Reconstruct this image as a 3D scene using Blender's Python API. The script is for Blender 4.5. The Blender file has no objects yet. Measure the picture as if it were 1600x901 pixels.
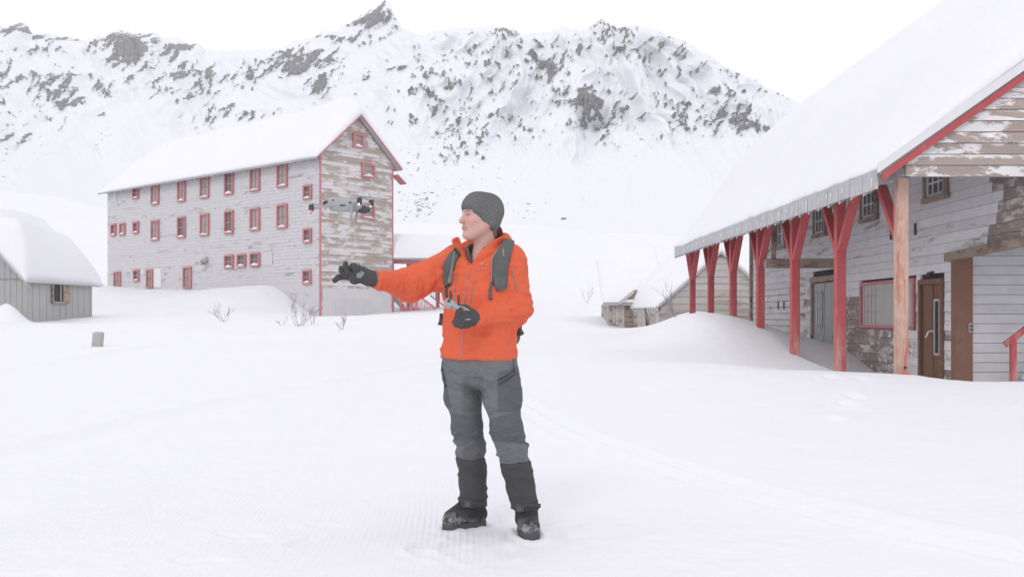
import bpy, math, random
import numpy as np
random.seed(7); RNG = np.random.default_rng(7)
S = bpy.context.scene
COL = S.collection
# ------------------------------------------------------------------ camera, sky, sun, exposure
CAMZ, FPX, HOR = 1.2, 1600.0, 495.0          # camera height, focal length and horizon row (photo pixels)
cam = bpy.data.cameras.new('camera'); cam.sensor_width = 36.0; cam.lens = 36.0
cam.shift_y = (HOR - 450.5) / 1600.0; cam.clip_start = 0.05; cam.clip_end = 9000
co = bpy.data.objects.new('camera', cam); COL.objects.link(co)
co.location = (0, 0, CAMZ); co.rotation_euler = (math.pi / 2, 0, 0); S.camera = co
SUN_EL, SUN_AZ = math.radians(38), math.radians(-162)      # azimuth from +Y towards +X
world = bpy.data.worlds.new('World'); S.world = world; world.use_nodes = True
wn = world.node_tree; wn.nodes.clear()
sky = wn.nodes.new('ShaderNodeTexSky'); sky.sky_type = 'NISHITA'; sky.sun_disc = False
sky.sun_elevation = SUN_EL; sky.sun_rotation = SUN_AZ
b1 = wn.nodes.new('ShaderNodeBackground'); b1.inputs[1].default_value = 0.05
wn.links.new(sky.outputs[0], b1.inputs[0])
b2 = wn.nodes.new('ShaderNodeBackground'); b2.inputs[0].default_value = (0.985, 0.98, 1.0, 1); b2.inputs[1].default_value = 1.20
mx = wn.nodes.new('ShaderNodeMixShader'); mx.inputs[0].default_value = 0.88   # closed cloud layer
wo = wn.nodes.new('ShaderNodeOutputWorld')
wn.links.new(b1.outputs[0], mx.inputs[1]); wn.links.new(b2.outputs[0], mx.inputs[2]); wn.links.new(mx.outputs[0], wo.inputs[0])
sl = bpy.data.lights.new('sun', 'SUN'); sl.energy = 0.55; sl.angle = math.radians(16); sl.color = (1, 0.97, 0.93)
so = bpy.data.objects.new('sun', sl); COL.objects.link(so)
from mathutils import Vector, Matrix
sd = Vector((math.sin(SUN_AZ) * math.cos(SUN_EL), math.cos(SUN_AZ) * math.cos(SUN_EL), math.sin(SUN_EL)))
so.rotation_euler = sd.to_track_quat('Z', 'Y').to_euler(); so.location = (-10, -20, 40)
S.view_settings.view_transform = 'Standard'; S.view_settings.look = 'None'
S.view_settings.exposure = 0.0; S.view_settings.gamma = 1.0
S.cycles.use_denoising = True; S.cycles.max_bounces = 6; S.cycles.diffuse_bounces = 4
S.cycles.volume_bounces = 2; S.cycles.volume_step_rate = 4

# ------------------------------------------------------------------ numeric helpers
def W(px, py, Y):
    return np.array([(px - 800.0) / FPX * Y, Y, CAMZ + (HOR - py) / FPX * Y])
def sst(a, b, x):
    t = np.clip((x - a) / (b - a), 0, 1); return t * t * (3 - 2 * t)
def _h(ix, iy, iz, s):
    n = (ix.astype(np.int64) * 374761393 + iy.astype(np.int64) * 668265263 + iz.astype(np.int64) * 2147483647 + s * 974634777) & 0xffffffff
    n = ((n ^ (n >> 13)) * 1274126177) & 0xffffffff
    return ((n ^ (n >> 16)) & 0xffff).astype(np.float32) / 65535.0
def vn2(x, y, s=0):
    x = np.asarray(x, np.float64); y = np.asarray(y, np.float64)
    ix = np.floor(x); iy = np.floor(y); fx = x - ix; fy = y - iy
    ix = ix.astype(np.int64); iy = iy.astype(np.int64); z = np.zeros_like(ix)
    ux = fx * fx * fx * (fx * (fx * 6 - 15) + 10); uy = fy * fy * fy * (fy * (fy * 6 - 15) + 10)
    a = _h(ix, iy, z, s); b = _h(ix + 1, iy, z, s); c = _h(ix, iy + 1, z, s); d = _h(ix + 1, iy + 1, z, s)
    return (a + (b - a) * ux) * (1 - uy) + (c + (d - c) * ux) * uy - 0.5
def fbm2(x, y, o=4, s=0, g=0.5):
    r = 0; a = 1.0
    for i in range(o):
        r = r + a * vn2(x * 2 ** i + 17.3 * i, y * 2 ** i - 9.1 * i, s + i); a *= g
    return r
def vn3(x, y, z, s=0):
    ix = np.floor(x); iy = np.floor(y); iz = np.floor(z)
    fx = x - ix; fy = y - iy; fz = z - iz
    ix = ix.astype(np.int64); iy = iy.astype(np.int64); iz = iz.astype(np.int64)
    ux = fx * fx * (3 - 2 * fx); uy = fy * fy * (3 - 2 * fy); uz = fz * fz * (3 - 2 * fz)
    def L(k):
        a = _h(ix, iy, iz + k, s); b = _h(ix + 1, iy, iz + k, s); c = _h(ix, iy + 1, iz + k, s); d = _h(ix + 1, iy + 1, iz + k, s)
        return (a + (b - a) * ux) * (1 - uy) + (c + (d - c) * ux) * uy
    l0 = L(0); l1 = L(1)
    return l0 + (l1 - l0) * uz - 0.5
def hermite(xs, ys, x):
    xs = np.array(xs, float); ys = np.array(ys, float)
    m = np.gradient(ys, xs)
    i = np.clip(np.searchsorted(xs, x) - 1, 0, len(xs) - 2)
    h = xs[i + 1] - xs[i]; t = np.clip((x - xs[i]) / h, 0, 1)
    return ((2*t**3-3*t**2+1)*ys[i] + (t**3-2*t**2+t)*h*m[i] + (-2*t**3+3*t**2)*ys[i+1] + (t**3-t**2)*h*m[i+1])

# ------------------------------------------------------------------ object helpers
def tag(o, label=None, cat=None, group=None, kind=None):
    if label: o['label'] = label
    if cat: o['category'] = cat
    if group: o['group'] = group
    if kind: o['kind'] = kind
    return o
def empty(name, loc, label, cat, group=None):
    o = bpy.data.objects.new(name, None); COL.objects.link(o)
    o.location = Vector([float(c) for c in loc]); o.empty_display_size = 0.3
    o['origin'] = [float(c) for c in loc]
    return tag(o, label, cat, group)
def link(name, me, mat=None, parent=None, smooth=False):
    o = bpy.data.objects.new(name, me); COL.objects.link(o)
    if mat is not None and not me.materials: me.materials.append(mat)
    if smooth: me.polygons.foreach_set('use_smooth', np.ones(len(me.polygons), bool))
    if parent is not None:
        o.parent = parent
        l = Vector((0, 0, 0)); q = parent
        while q is not None:
            l += q.location; q = q.parent
        o.location = -l            # meshes are written in world coordinates, parents only translate
    return o
def mesh_np(name, V, F, mat=None, parent=None, smooth=True, attrs=None):
    V = np.ascontiguousarray(V, np.float32); F = np.ascontiguousarray(F, np.int32)
    me = bpy.data.meshes.new(name); k = F.shape[1]
    me.vertices.add(len(V)); me.vertices.foreach_set('co', V.ravel())
    me.loops.add(F.size); me.loops.foreach_set('vertex_index', F.ravel())
    me.polygons.add(len(F)); me.polygons.foreach_set('loop_start', np.arange(0, F.size, k, dtype=np.int32))
    me.update(calc_edges=True); me.validate()
    for n, a in (attrs or {}).items():
        at = me.attributes.new(n, 'FLOAT', 'POINT'); at.data.foreach_set('value', np.ascontiguousarray(a, np.float32))
    return link(name, me, mat, parent, smooth)
def grid_faces(nr, nc, wrap=False):
    i = np.arange(nr - 1)[:, None]; j = np.arange(nc if wrap else nc - 1)[None, :]
    a = i * nc + j; b = i * nc + (j + 1) % nc
    return np.stack([a, b, b + nc, a + nc], -1).reshape(-1, 4)
class MB:
    def __init__(s): s.v = []; s.f = []
    def poly(s, pts):
        n = len(s.v); s.v += [tuple(float(c) for c in p) for p in pts]; s.f.append(tuple(range(n, n + len(pts)))); return s
    def prism(s, base, vec):           # base polygon extruded by vec
        n = len(s.v); k = len(base); vec = np.array(vec, float)
        s.v += [tuple(float(c) for c in p) for p in base] + [tuple(float(c) for c in np.array(p, float) + vec) for p in base]
        s.f.append(tuple(range(n + k - 1, n - 1, -1))); s.f.append(tuple(range(n + k, n + 2 * k)))
        for i in range(k): s.f.append((n + i, n + (i + 1) % k, n + k + (i + 1) % k, n + k + i))
        return s
    def box(s, c, a, b, d):            # centre and three half vectors
        c, a, b, d = (np.array(q, float) for q in (c, a, b, d))
        return s.prism([c - a - b - d, c + a - b - d, c + a + b - d, c - a + b - d], 2 * d)
    def aab(s, x0, x1, y0, y1, z0, z1):
        return s.prism([(x0, y0, z0), (x1, y0, z0), (x1, y1, z0), (x0, y1, z0)], (0, 0, z1 - z0))
    def beam(s, p, q, w, h, up=(0, 0, 1)):
        p = np.array(p, float); q = np.array(q, float); d = q - p; L = np.linalg.norm(d); d /= L
        up = np.array(up, float); sd = np.cross(d, up); sd /= np.linalg.norm(sd); u2 = np.cross(sd, d)
        return s.box((p + q) / 2, d * L / 2, sd * w / 2, u2 * h / 2)
    def tube(s, pts, rads, k=6, cap=True):
        pts = [np.array(p, float) for p in pts]; n0 = len(s.v); up = np.array([0.13, 0.21, 0.97])
        for i, p in enumerate(pts):
            d = pts[min(i + 1, len(pts) - 1)] - pts[max(i - 1, 0)]; d = d / (np.linalg.norm(d) + 1e-9)
            a = np.cross(d, up); na = np.linalg.norm(a); a = a / na if na > .05 else np.array([1., 0, 0]); b = np.cross(a, d)
            for j in range(k):
                t = 2 * math.pi * j / k; q = p + (a * math.cos(t) + b * math.sin(t)) * rads[i]
                s.v.append(tuple(q))
        for i in range(len(pts) - 1):
            for j in range(k):
                s.f.append((n0 + i * k + j, n0 + i * k + (j + 1) % k, n0 + (i + 1) * k + (j + 1) % k, n0 + (i + 1) * k + j))
        if cap:
            s.f.append(tuple(range(n0, n0 + k))); m = n0 + (len(pts) - 1) * k; s.f.append(tuple(range(m + k - 1, m - 1, -1)))
        return s
    def build(s, name, mat, parent=None, smooth=False, bevel=0):
        me = bpy.data.meshes.new(name); me.from_pydata(s.v, [], s.f); me.update()
        import bmesh
        bm = bmesh.new(); bm.from_mesh(me); bmesh.ops.recalc_face_normals(bm, faces=bm.faces)
        if bevel: bmesh.ops.bevel(bm, geom=list(bm.edges), offset=bevel, segments=1, affect='EDGES')
        bm.to_mesh(me); bm.free()
        return link(name, me, mat, parent, smooth)

# ------------------------------------------------------------------ materials
class NT:
    def __init__(s, name):
        s.m = bpy.data.materials.new(name); s.m.use_nodes = True; s.t = s.m.node_tree
        s.b = s.t.nodes['Principled BSDF']
    def n(s, typ, **kw):
        o = s.t.nodes.new(typ)
        for k, v in kw.items():
            if k[0] == '_': o.inputs[int(k[1:])].default_value = v
            else: setattr(o, k, v)
        return o
    def l(s, a, b): s.t.links.new(a, b)
    def math(s, op, a, b=0.0, clamp=False):
        o = s.n('ShaderNodeMath', operation=op, use_clamp=clamp)
        for i, q in enumerate((a, b)):
            if isinstance(q, (int, float)): o.inputs[i].default_value = q
            else: s.l(q, o.inputs[i])
        return o.outputs[0]
    def coord(s, scale=(1, 1, 1), rotz=0.0, obj=False):
        src = s.n('ShaderNodeTexCoord').outputs['Object'] if obj else s.n('ShaderNodeNewGeometry').outputs['Position']
        a = s.n('ShaderNodeMapping', vector_type='POINT'); a.inputs['Rotation'].default_value = (0, 0, rotz); s.l(src, a.inputs[0])
        m = s.n('ShaderNodeMapping', vector_type='POINT'); m.inputs['Scale'].default_value = scale; s.l(a.outputs[0], m.inputs[0])
        return m.outputs[0]
    def noise(s, vec, scale=1.0, detail=4, rough=.55, dist=0.0):
        o = s.n('ShaderNodeTexNoise'); o.inputs['Scale'].default_value = scale; o.inputs['Detail'].default_value = detail
        o.inputs['Roughness'].default_value = rough; o.inputs['Distortion'].default_value = dist; s.l(vec, o.inputs['Vector']); return o.outputs['Fac']
    def ramp(s, fac, lo, hi, c0=(0, 0, 0, 1), c1=(1, 1, 1, 1)):
        r = s.n('ShaderNodeValToRGB'); r.color_ramp.elements[0].position = lo; r.color_ramp.elements[1].position = hi
        r.color_ramp.elements[0].color = c0; r.color_ramp.elements[1].color = c1; s.l(fac, r.inputs[0]); return r.outputs[0]
    def mix(s, fac, a, b, mode='MIX'):
        o = s.n('ShaderNodeMix', data_type='RGBA', blend_type=mode)
        for i, q in ((0, fac), (6, a), (7, b)):
            if isinstance(q, (int, float)): o.inputs[i].default_value = q
            elif isinstance(q, tuple): o.inputs[i].default_value = q if len(q) == 4 else q + (1,)
            else: s.l(q, o.inputs[i])
        return o.outputs[2]
    def bump(s, h, dist=0.01, strength=1.0):
        o = s.n('ShaderNodeBump'); o.inputs['Strength'].default_value = strength; o.inputs['Distance'].default_value = dist
        s.l(h, o.inputs['Height']); s.l(o.outputs[0], s.b.inputs['Normal']); return o
    def base(s, c, rough=.7, spec=.3):
        if isinstance(c, tuple): s.b.inputs['Base Color'].default_value = c if len(c) == 4 else c + (1,)
        else: s.l(c, s.b.inputs['Base Color'])
        if isinstance(rough, (int, float)): s.b.inputs['Roughness'].default_value = rough
        else: s.l(rough, s.b.inputs['Roughness'])
        s.b.inputs['Specular IOR Level'].default_value = spec; return s.m
    def attr(s, name): return s.n('ShaderNodeAttribute', attribute_name=name).outputs['Fac']
def plain(name, c, rough=.6, var=.12, scale=8.0, spec=.3, bump=0.0):
    t = NT(name); v = t.coord(); n = t.noise(v, scale, 4)
    d = tuple(x * (1 - var) for x in c); e = tuple(min(1, x * (1 + var)) for x in c)
    m = t.base(t.mix(n, d, e), rough, spec)
    if bump: t.bump(n, bump)
    return m
def painted_wood(name, paint, wood, amount, rotz=0.0, along=0.6, grain=9.0, dark=None, piece=0.12, soft=.05, board=0.0, low_wear=0.0):
    """weathered boards: paint flaked off along the grain down to bare wood"""
    t = NT(name); v = t.coord((along, along, grain), rotz); vb = t.coord((along * .35, along * .35, grain * .12), rotz)
    if board:                                    # every board weathers on its own
        sp = t.n('ShaderNodeSeparateXYZ'); t.l(t.n('ShaderNodeNewGeometry').outputs['Position'], sp.inputs[0])
        fl = t.math('FLOOR', t.math('DIVIDE', t.math('ADD', sp.outputs[2], .01), board))
        wnz = t.n('ShaderNodeTexWhiteNoise', noise_dimensions='1D'); t.l(fl, wnz.inputs['W'])
        of = t.n('ShaderNodeVectorMath', operation='ADD'); t.l(v, of.inputs[0]); t.l(t.math('MULTIPLY', wnz.outputs['Value'], 90.0), of.inputs[1]); v = of.outputs[0]
    else:
        of = t.n('ShaderNodeVectorMath', operation='ADD'); t.l(v, of.inputs[0]); t.l(t.math('MULTIPLY', t.n('ShaderNodeObjectInfo').outputs['Random'], 60.0), of.inputs[1]); v = of.outputs[0]
    big = t.noise(vb, 1.0, 3); fine = t.noise(v, 1.0, 7, .68, .4)
    f = t.math('ADD', t.math('MULTIPLY', fine, .80), t.math('MULTIPLY', big, .32))
    if board: f = t.math('ADD', t.math('SUBTRACT', f, t.math('MULTIPLY', t.math('SUBTRACT', big, .5), .16)), t.math('MULTIPLY', t.math('SUBTRACT', wnz.outputs['Value'], .5), .13))
    if low_wear:                                 # paint scoured off by years of snow at the foot
        sp2 = t.n('ShaderNodeSeparateXYZ'); t.l(t.n('ShaderNodeNewGeometry').outputs['Position'], sp2.inputs[0])
        f = t.math('SUBTRACT', f, t.math('MULTIPLY', t.math('SUBTRACT', 1.0, t.math('MULTIPLY', t.math('ADD', sp2.outputs[2], .3), .55), True), low_wear))
    mask = t.ramp(f, amount - soft, amount + soft)          # 0 = bare, 1 = paint
    vg = t.coord((along * 2, along * 2, grain * 7), rotz); g = t.noise(vg, 1.0, 5, .6)
    dk = dark or tuple(x * .55 for x in wood)
    wc = t.mix(t.ramp(g, .3, .72), dk, wood)
    pn = t.noise(t.coord((3, 3, 5)), 1.0, 5)
    pc = t.mix(pn, tuple(x * .82 for x in paint), tuple(min(1, x * 1.1) for x in paint))
    c = t.mix(mask, wc, pc)
    oi = t.n('ShaderNodeObjectInfo').outputs['Random']
    br = t.math('ADD', t.math('MULTIPLY', oi, piece * 2), 1 - piece)
    hs = t.n('ShaderNodeHueSaturation'); t.l(c, hs.inputs['Color']); t.l(br, hs.inputs['Value'])
    m = t.base(hs.outputs[0], .8, .2)
    t.bump(t.math('ADD', t.math('MULTIPLY', mask, .5), t.math('MULTIPLY', g, .4)), .006, .8)
    return m
def snow_mat(name, cord=False):
    t = NT(name); v = t.coord()
    n1 = t.noise(v, 1.3, 5, .55); n2 = t.noise(v, 14.0, 4, .6); n3 = t.noise(v, 90.0, 2, .5)
    c = t.mix(n1, (.795, .793, .835), (.825, .823, .862))
    h = t.math('ADD', t.math('MULTIPLY', n1, .5), t.math('ADD', t.math('MULTIPLY', n2, .10), t.math('MULTIPLY', n3, .015)))
    if cord:
        w = t.math('MULTIPLY', t.math('SINE', t.attr('cord_phase')), t.attr('cord_mask'))
        h = t.math('ADD', h, t.math('MULTIPLY', w, .017))
    m = t.base(c, .65, .25); t.bump(h, .10, .8)
    t.b.inputs['Subsurface Weight'].default_value = 0.0
    return m
M = {}
M['snow'] = snow_mat('packed snow', True)
M['roof_snow'] = snow_mat('roof snow')
rot_long = -math.atan2(.665, -.746)
M['wall_long'] = painted_wood('grey weathered siding', (.60, .59, .61), (.36, .34, .33), .435, rot_long, .9, 2.2, (.33, .32, .33), .02, .05, .21)
M['wall_gable'] = painted_wood('peeling gable siding', (.66, .64, .65), (.46, .385, .34), .560, -math.atan2(.746, .665), .75, 1.6, (.33, .29, .27), .02, .04, .21)
M['red'] = painted_wood('faded red paint', (.47, .11, .118), (.60, .36, .32), .40, 0, 9.0, 1.0, (.46, .22, .2), .08, .08, 0.0, .24)
M['red_clean'] = plain('red window trim', (.52, .205, .22), .6, .2, 3)
M['post_bare'] = painted_wood('post with red paint worn to wood', (.50, .15, .13), (.62, .44, .35), .60, 0, 6, .8, (.46, .30, .24), .04)
M['siding_r'] = painted_wood('flaking grey white boards', (.74, .73, .75), (.38, .33, .31), .455, math.pi / 2, .8, 5.0, (.22, .19, .18), .07)
M['siding_bare'] = painted_wood('boards with most paint gone', (.62, .60, .60), (.36, .29, .26), .590, math.pi / 2, 1.6, 5.0, (.22, .18, .17), .08)
M['gable_r'] = painted_wood('gable boards half bare', (.76, .75, .76), (.42, .33, .28), .575, 0, 1.3, 3.6, (.33, .30, .29), .09, .02)
M['alcove'] = painted_wood('grey drop siding', (.64, .64, .66), (.42, .41, .41), .36, 0, .7, 3, (.30, .29, .30), .05)
M['brown'] = painted_wood('stained brown wood', (.23, .13, .095), (.30, .19, .14), .5, 0, 5, .8, (.15, .085, .06), .1)
M['raw'] = painted_wood('raw timber trim', (.36, .29, .24), (.27, .2, .16), .5, 0, 2, 5, None, .1)
M['greydoor'] = painted_wood('weathered grey door', (.42, .43, .43), (.33, .29, .26), .42, 0, 7, .7, (.22, .2, .19), .05)
M['shed'] = painted_wood('bare silver boards', (.47, .44, .42), (.38, .29, .25), .50, 0, .5, 3.2, (.22, .20, .19), .13)
M['metal'] = plain('dull zinc cladding', (.40, .40, .395), .6, .10, 1.5)
M['eave'] = plain('grey eave timber', (.47, .465, .475), .8, .3, 6)
M['soffit'] = plain('dark soffit boards', (.42, .42, .43), .8, .2, 4)
M['white_trim'] = plain('white painted board', (.70, .70, .72), .6, .08, 4)
M['plywood'] = plain('grey plywood', (.46, .45, .44), .8, .1, 3)
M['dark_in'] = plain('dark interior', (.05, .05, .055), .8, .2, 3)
t = NT('window glass'); M['glass'] = t.base((.14, .125, .125), .18, .5)
t = NT('curtained window glass'); M['glass2'] = t.base(t.mix(t.noise(t.coord((1.5, 1.5, .6)), 1.0, 3), (.26, .22, .21), (.42, .38, .37)), .35, .5)
t = NT('ice'); M['ice'] = t.base((.80, .82, .86), .15, .5)
M['iron'] = plain('rusty iron', (.10, .08, .075), .6, .3, 20)
M['twig'] = plain('dry twig bark', (.24, .215, .20), .85, .35, 30)
M['concrete'] = plain('weathered concrete', (.42, .41, .40), .9, .15, 9)
# mountain: snow with real outcrops carried by the vertex mask
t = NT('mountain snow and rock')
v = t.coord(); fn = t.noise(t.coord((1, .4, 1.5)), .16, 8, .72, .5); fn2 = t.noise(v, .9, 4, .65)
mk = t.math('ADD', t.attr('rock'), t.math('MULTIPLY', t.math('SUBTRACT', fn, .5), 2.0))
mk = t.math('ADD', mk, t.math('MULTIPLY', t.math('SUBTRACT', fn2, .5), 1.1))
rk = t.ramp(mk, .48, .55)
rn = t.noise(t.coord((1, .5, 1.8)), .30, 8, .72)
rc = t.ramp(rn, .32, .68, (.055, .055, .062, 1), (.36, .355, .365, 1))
M['mount'] = t.base(t.mix(rk, (.765, .775, .82), rc), .8, .15); t.bump(t.math('ADD', t.math('MULTIPLY', t.math('MULTIPLY', rn, rk), 4.0), t.math('MULTIPLY', rk, 1.0)), 1.0, .7)  # mountain shade painted into the snow colour: darker and bluer than other snow
t = NT('dark scree rock'); M['rock'] = t.base(t.ramp(t.noise(t.coord(), .5, 5, .6), .3, .7, (.13, .13, .135, 1), (.34, .335, .34, 1)), .85, .2)

# ------------------------------------------------------------------ terrain height
BC = np.array([-11.6, 62.0]); BD = np.array([-.746, .665]); BG = np.array([.665, .746])   # bunkhouse corner, long side, gable
BY = [-4000, -10, 6, 10, 14, 20, 30, 45, 60, 80, 110, 150]
BZ = [0, 0, 0, 0, .02, .13, .46, 1.05, 1.42, 2.6, 6.2, 13.0]
def seg_d(x, y, pts):
    best = np.full(np.shape(x), 1e9); sgn = np.zeros(np.shape(x)); par = np.zeros(np.shape(x)); acc = 0
    for (ax, ay), (bx, by) in zip(pts[:-1], pts[1:]):
        dx, dy = bx - ax, by - ay; L2 = dx * dx + dy * dy; L = math.sqrt(L2)
        t = np.clip(((x - ax) * dx + (y - ay) * dy) / L2, 0, 1)
        ex = x - ax - t * dx; ey = y - ay - t * dy; d = np.hypot(ex, ey); k = d < best
        best = np.where(k, d, best); sgn = np.where(k, np.sign(ex * dy - ey * dx), sgn); par = np.where(k, acc + t * L, par); acc += L
    return best, sgn, par
def gpt(px, py, z=0.0):
    Y = (CAMZ - z) * FPX / (py - HOR); return ((px - 800) / FPX * Y, Y)
TRK = [gpt(790, 622), gpt(830, 645), gpt(900, 681), gpt(1000, 717), gpt(1200, 777), gpt(1400, 826), gpt(1600, 868), gpt(1900, 930)]
LIP = [gpt(-300, 760), gpt(0, 703), gpt(150, 668), gpt(350, 628), gpt(520, 596, .05), gpt(700, 566, .12)]
LIP2 = [gpt(-200, 600, .1), gpt(0, 578, .12), gpt(250, 552, .2), gpt(500, 530, .42)]
PR_ = [(float(RNG.normal(-.1, .75)), float(5.75 + RNG.normal(0, .55))) for _ in range(28)]
FEET = [gpt(1300 + RNG.normal(0, 26), 615 + 22 * i + RNG.normal(0, 4)) for i in range(3)] + [gpt(1345 + RNG.normal(0, 18), 618 + 19 * i, .03) for i in range(2)]
def H(x, y, fine=True):
    x = np.asarray(x, float); y = np.asarray(y, float)
    u = x / np.maximum(np.abs(y), 20)
    z = hermite(BY, BZ, np.clip(y, -3999, 150))
    # shelf / hill beyond the buildings: higher to the left
    mm = np.interp(u, [-.6, -.5, -.39, -.11, .16, .6], [.140, .125, .102, .090, .082, .075])
    cz = CAMZ + mm * 150
    w = sst(72, 150, y); z = z * (1 - w) + w * (cz * np.minimum(1, (y / 150)) ** 1.6)
    z = np.where(y > 150, cz, z)
    far = sst(14, 40, np.hypot(x, y))
    z = z + fbm2(x / 9, y / 9, 3, 3) * (.05 + .28 * far)
    z = z + fbm2(x / 2.2, y / 2.2, 3, 11) * (.012 + .05 * far) + sst(60, 140, y) * fbm2(x / 30, y / 30, 3, 5) * 2.0
    # drift along the bunkhouse
    tx = (x - BC[0]) * BD[0] + (y - BC[1]) * BD[1]; dd = -((x - BC[0]) * BG[0] + (y - BC[1]) * BG[1])
    dr = sst(.2, 6.0, tx + 1.0 * vn2(x / 3, y / 3, 8)) * sst(46, 30, tx)
    z = z + (1.75 - .035 * tx) * dr * np.where(dd > 0, np.exp(-(dd / 5.0) ** 2), np.exp(-(dd / 4) ** 2))
    z = z - .25 * np.exp(-((x + 9) / 4) ** 2 - ((y - 62.5) / 2.5) ** 2)
    # bank in front of the porch building and big mound along its posts
    d, s, par = seg_d(x, y, [(-.5, 21.5), (2.4, 19.0), (5.2, 16.6), (7.25, 14.7), (12, 12.0)])
    front = s > 0
    z = z + .25 * np.exp(-(d / np.where(front, 2.6, .9)) ** 2) * sst(0, 3, par)
    z = z + .035 * fbm2(x * 1.1, y * 1.1, 3, 21) * np.exp(-(d / 1.2) ** 2)
    ex = (x - 5.15) / np.where(x < 5.15, 1.55, 2.6); ey = (y - 27.5) / np.where(y < 27.5, 4.0, 5.5)
    z = z + .95 * np.exp(-(ex ** 2) - (ey ** 2))
    z = z + .35 * np.exp(-((x - 2.3) / 1.6) ** 2 - ((y - 23.0) / 2.2) ** 2) * .6
    z = z - .62 * np.exp(-((x - 6.0) / 3.0) ** 2 - ((y - 46.0) / 5.0) ** 2)
    z = z + .8 * np.exp(-((x - 6.9) / 1.6) ** 2 - ((y - 38) / 3.5) ** 2)
    z = z - .40 * sst(6.2, 7.2, x) * sst(26.5, 22, y) * sst(14.4, 16.2, y) * sst(13, 10, x)
    # snow heap by the cabin, groomed trail lips, ski tracks, boot holes
    z = z + .85 * np.exp(-((x + 21.5) / .6) ** 2 - ((y - 43.6) / .8) ** 2) + .35 * np.exp(-((x + 23.2) / 1.2) ** 2 - ((y - 43.5) / 1.0) ** 2)
    if fine:
        d, s, par = seg_d(x, y, TRK)
        for off in (-.13, .13):
            z = z - .036 * np.exp(-((d * s - off) / .06) ** 2)
        z = z + .012 * np.exp(-(d / .05) ** 2) + .012 * np.exp(-((d - .27) / .07) ** 2)
        d, s, par = seg_d(x, y, LIP)
        z = z + .045 * np.exp(-(d / .16) ** 2) * (1 + .8 * vn2(par * 2, par * 0, 4)) - .03 * np.exp(-((d * s - .35) / .25) ** 2)
        d, s, par = seg_d(x, y, LIP2)
        z = z + .07 * np.exp(-(d / .3) ** 2) * (1 + vn2(par, par * 0, 6))
        for (fx, fy) in FEET:
            r2 = ((x - fx) / .09) ** 2 + ((y - fy) / .24) ** 2 + 1.2 * vn2(x * 7, y * 5, 12)
            r2 = np.maximum(r2, 0); z = z - .045 * np.exp(-r2) + .012 * np.exp(-(np.sqrt(r2) - 1.7) ** 2 * 3)
        near = sst(14, 6, np.hypot(x, y))
        rough = sst(-.05, .25, fbm2(x * .9, y * .9, 3, 31))
        z = z + near * rough * .010 * fbm2(x * 9, y * 9, 3, 33)
        for k_ in range(14):                                   # older scuffed prints round the standing place
            fx, fy = PR_[k_]; a_ = PR_[k_ + 14][0] * 3; c_, s_ = math.cos(a_), math.sin(a_); lx = (x - fx) * c_ + (y - fy) * s_; ly = -(x - fx) * s_ + (y - fy) * c_
            r2 = (lx / .055) ** 2 + (ly / .14) ** 2; z = z - .014 * np.exp(-r2 ** 2) + .006 * np.exp(-(np.sqrt(r2) - 1.35) ** 2 * 8) * (1 + vn2(x * 30, y * 30, 3))
        db = np.minimum(seg_d(x, y, [(-.190, 5.865), (-.345, 5.775)])[0], seg_d(x, y, [(.074, 5.735), (.100, 5.545)])[0])   # boots press in
        z = z * sst(.07, .16, db) + .022 * np.exp(-((db - .078) / .022) ** 2) * (.7 + .9 * vn2(x * 26, y * 26, 5)) 
    return z
# ------------------------------------------------------------------ ground sheet
th = np.concatenate([np.linspace(-math.pi, -.64, 36)[:-1], np.linspace(-.64, .64, 800), np.linspace(.64, math.pi, 36)[1:-1]])
rr = np.concatenate([np.linspace(.3, 4.2, 8)[:-1], np.geomspace(4.2, 165, 640), np.geomspace(175, 1600, 12)])
TH, RR = np.meshgrid(th, rr); gx = np.sin(TH) * RR; gy = np.cos(TH) * RR
gz = H(gx.ravel(), gy.ravel()).reshape(gx.shape)
V = np.stack([gx, gy, gz], -1).reshape(-1, 3); nc = len(th)
phase = (V[:, 0] + .014 * (V[:, 1] - 3.5) ** 2.0 * sst(1.2, -1.2, V[:, 0])) * 2 * math.pi / .034
cm = sst(9.5, 6.5, V[:, 1]) * sst(.6, -.3, V[:, 0]) * (.35 + .9 * sst(-.25, .2, fbm2(V[:, 0] * .8, V[:, 1] * .45, 3, 41)))
F = grid_faces(len(rr), nc, True)[:, ::-1]
V = np.concatenate([V, [[0, 0, 0]]]); phase = np.append(phase, 0); cm = np.append(cm, 0)
F = np.concatenate([F, np.stack([np.arange(nc), (np.arange(nc) + 1) % nc, np.full(nc, len(V) - 1), np.full(nc, len(V) - 1)], -1)[:0]])
g = mesh_np('ground', V, F, M['snow'], None, True, {'cord_phase': phase, 'cord_mask': cm}); tag(g, 'snow covered ground with groomed trail', kind='structure')

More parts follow.
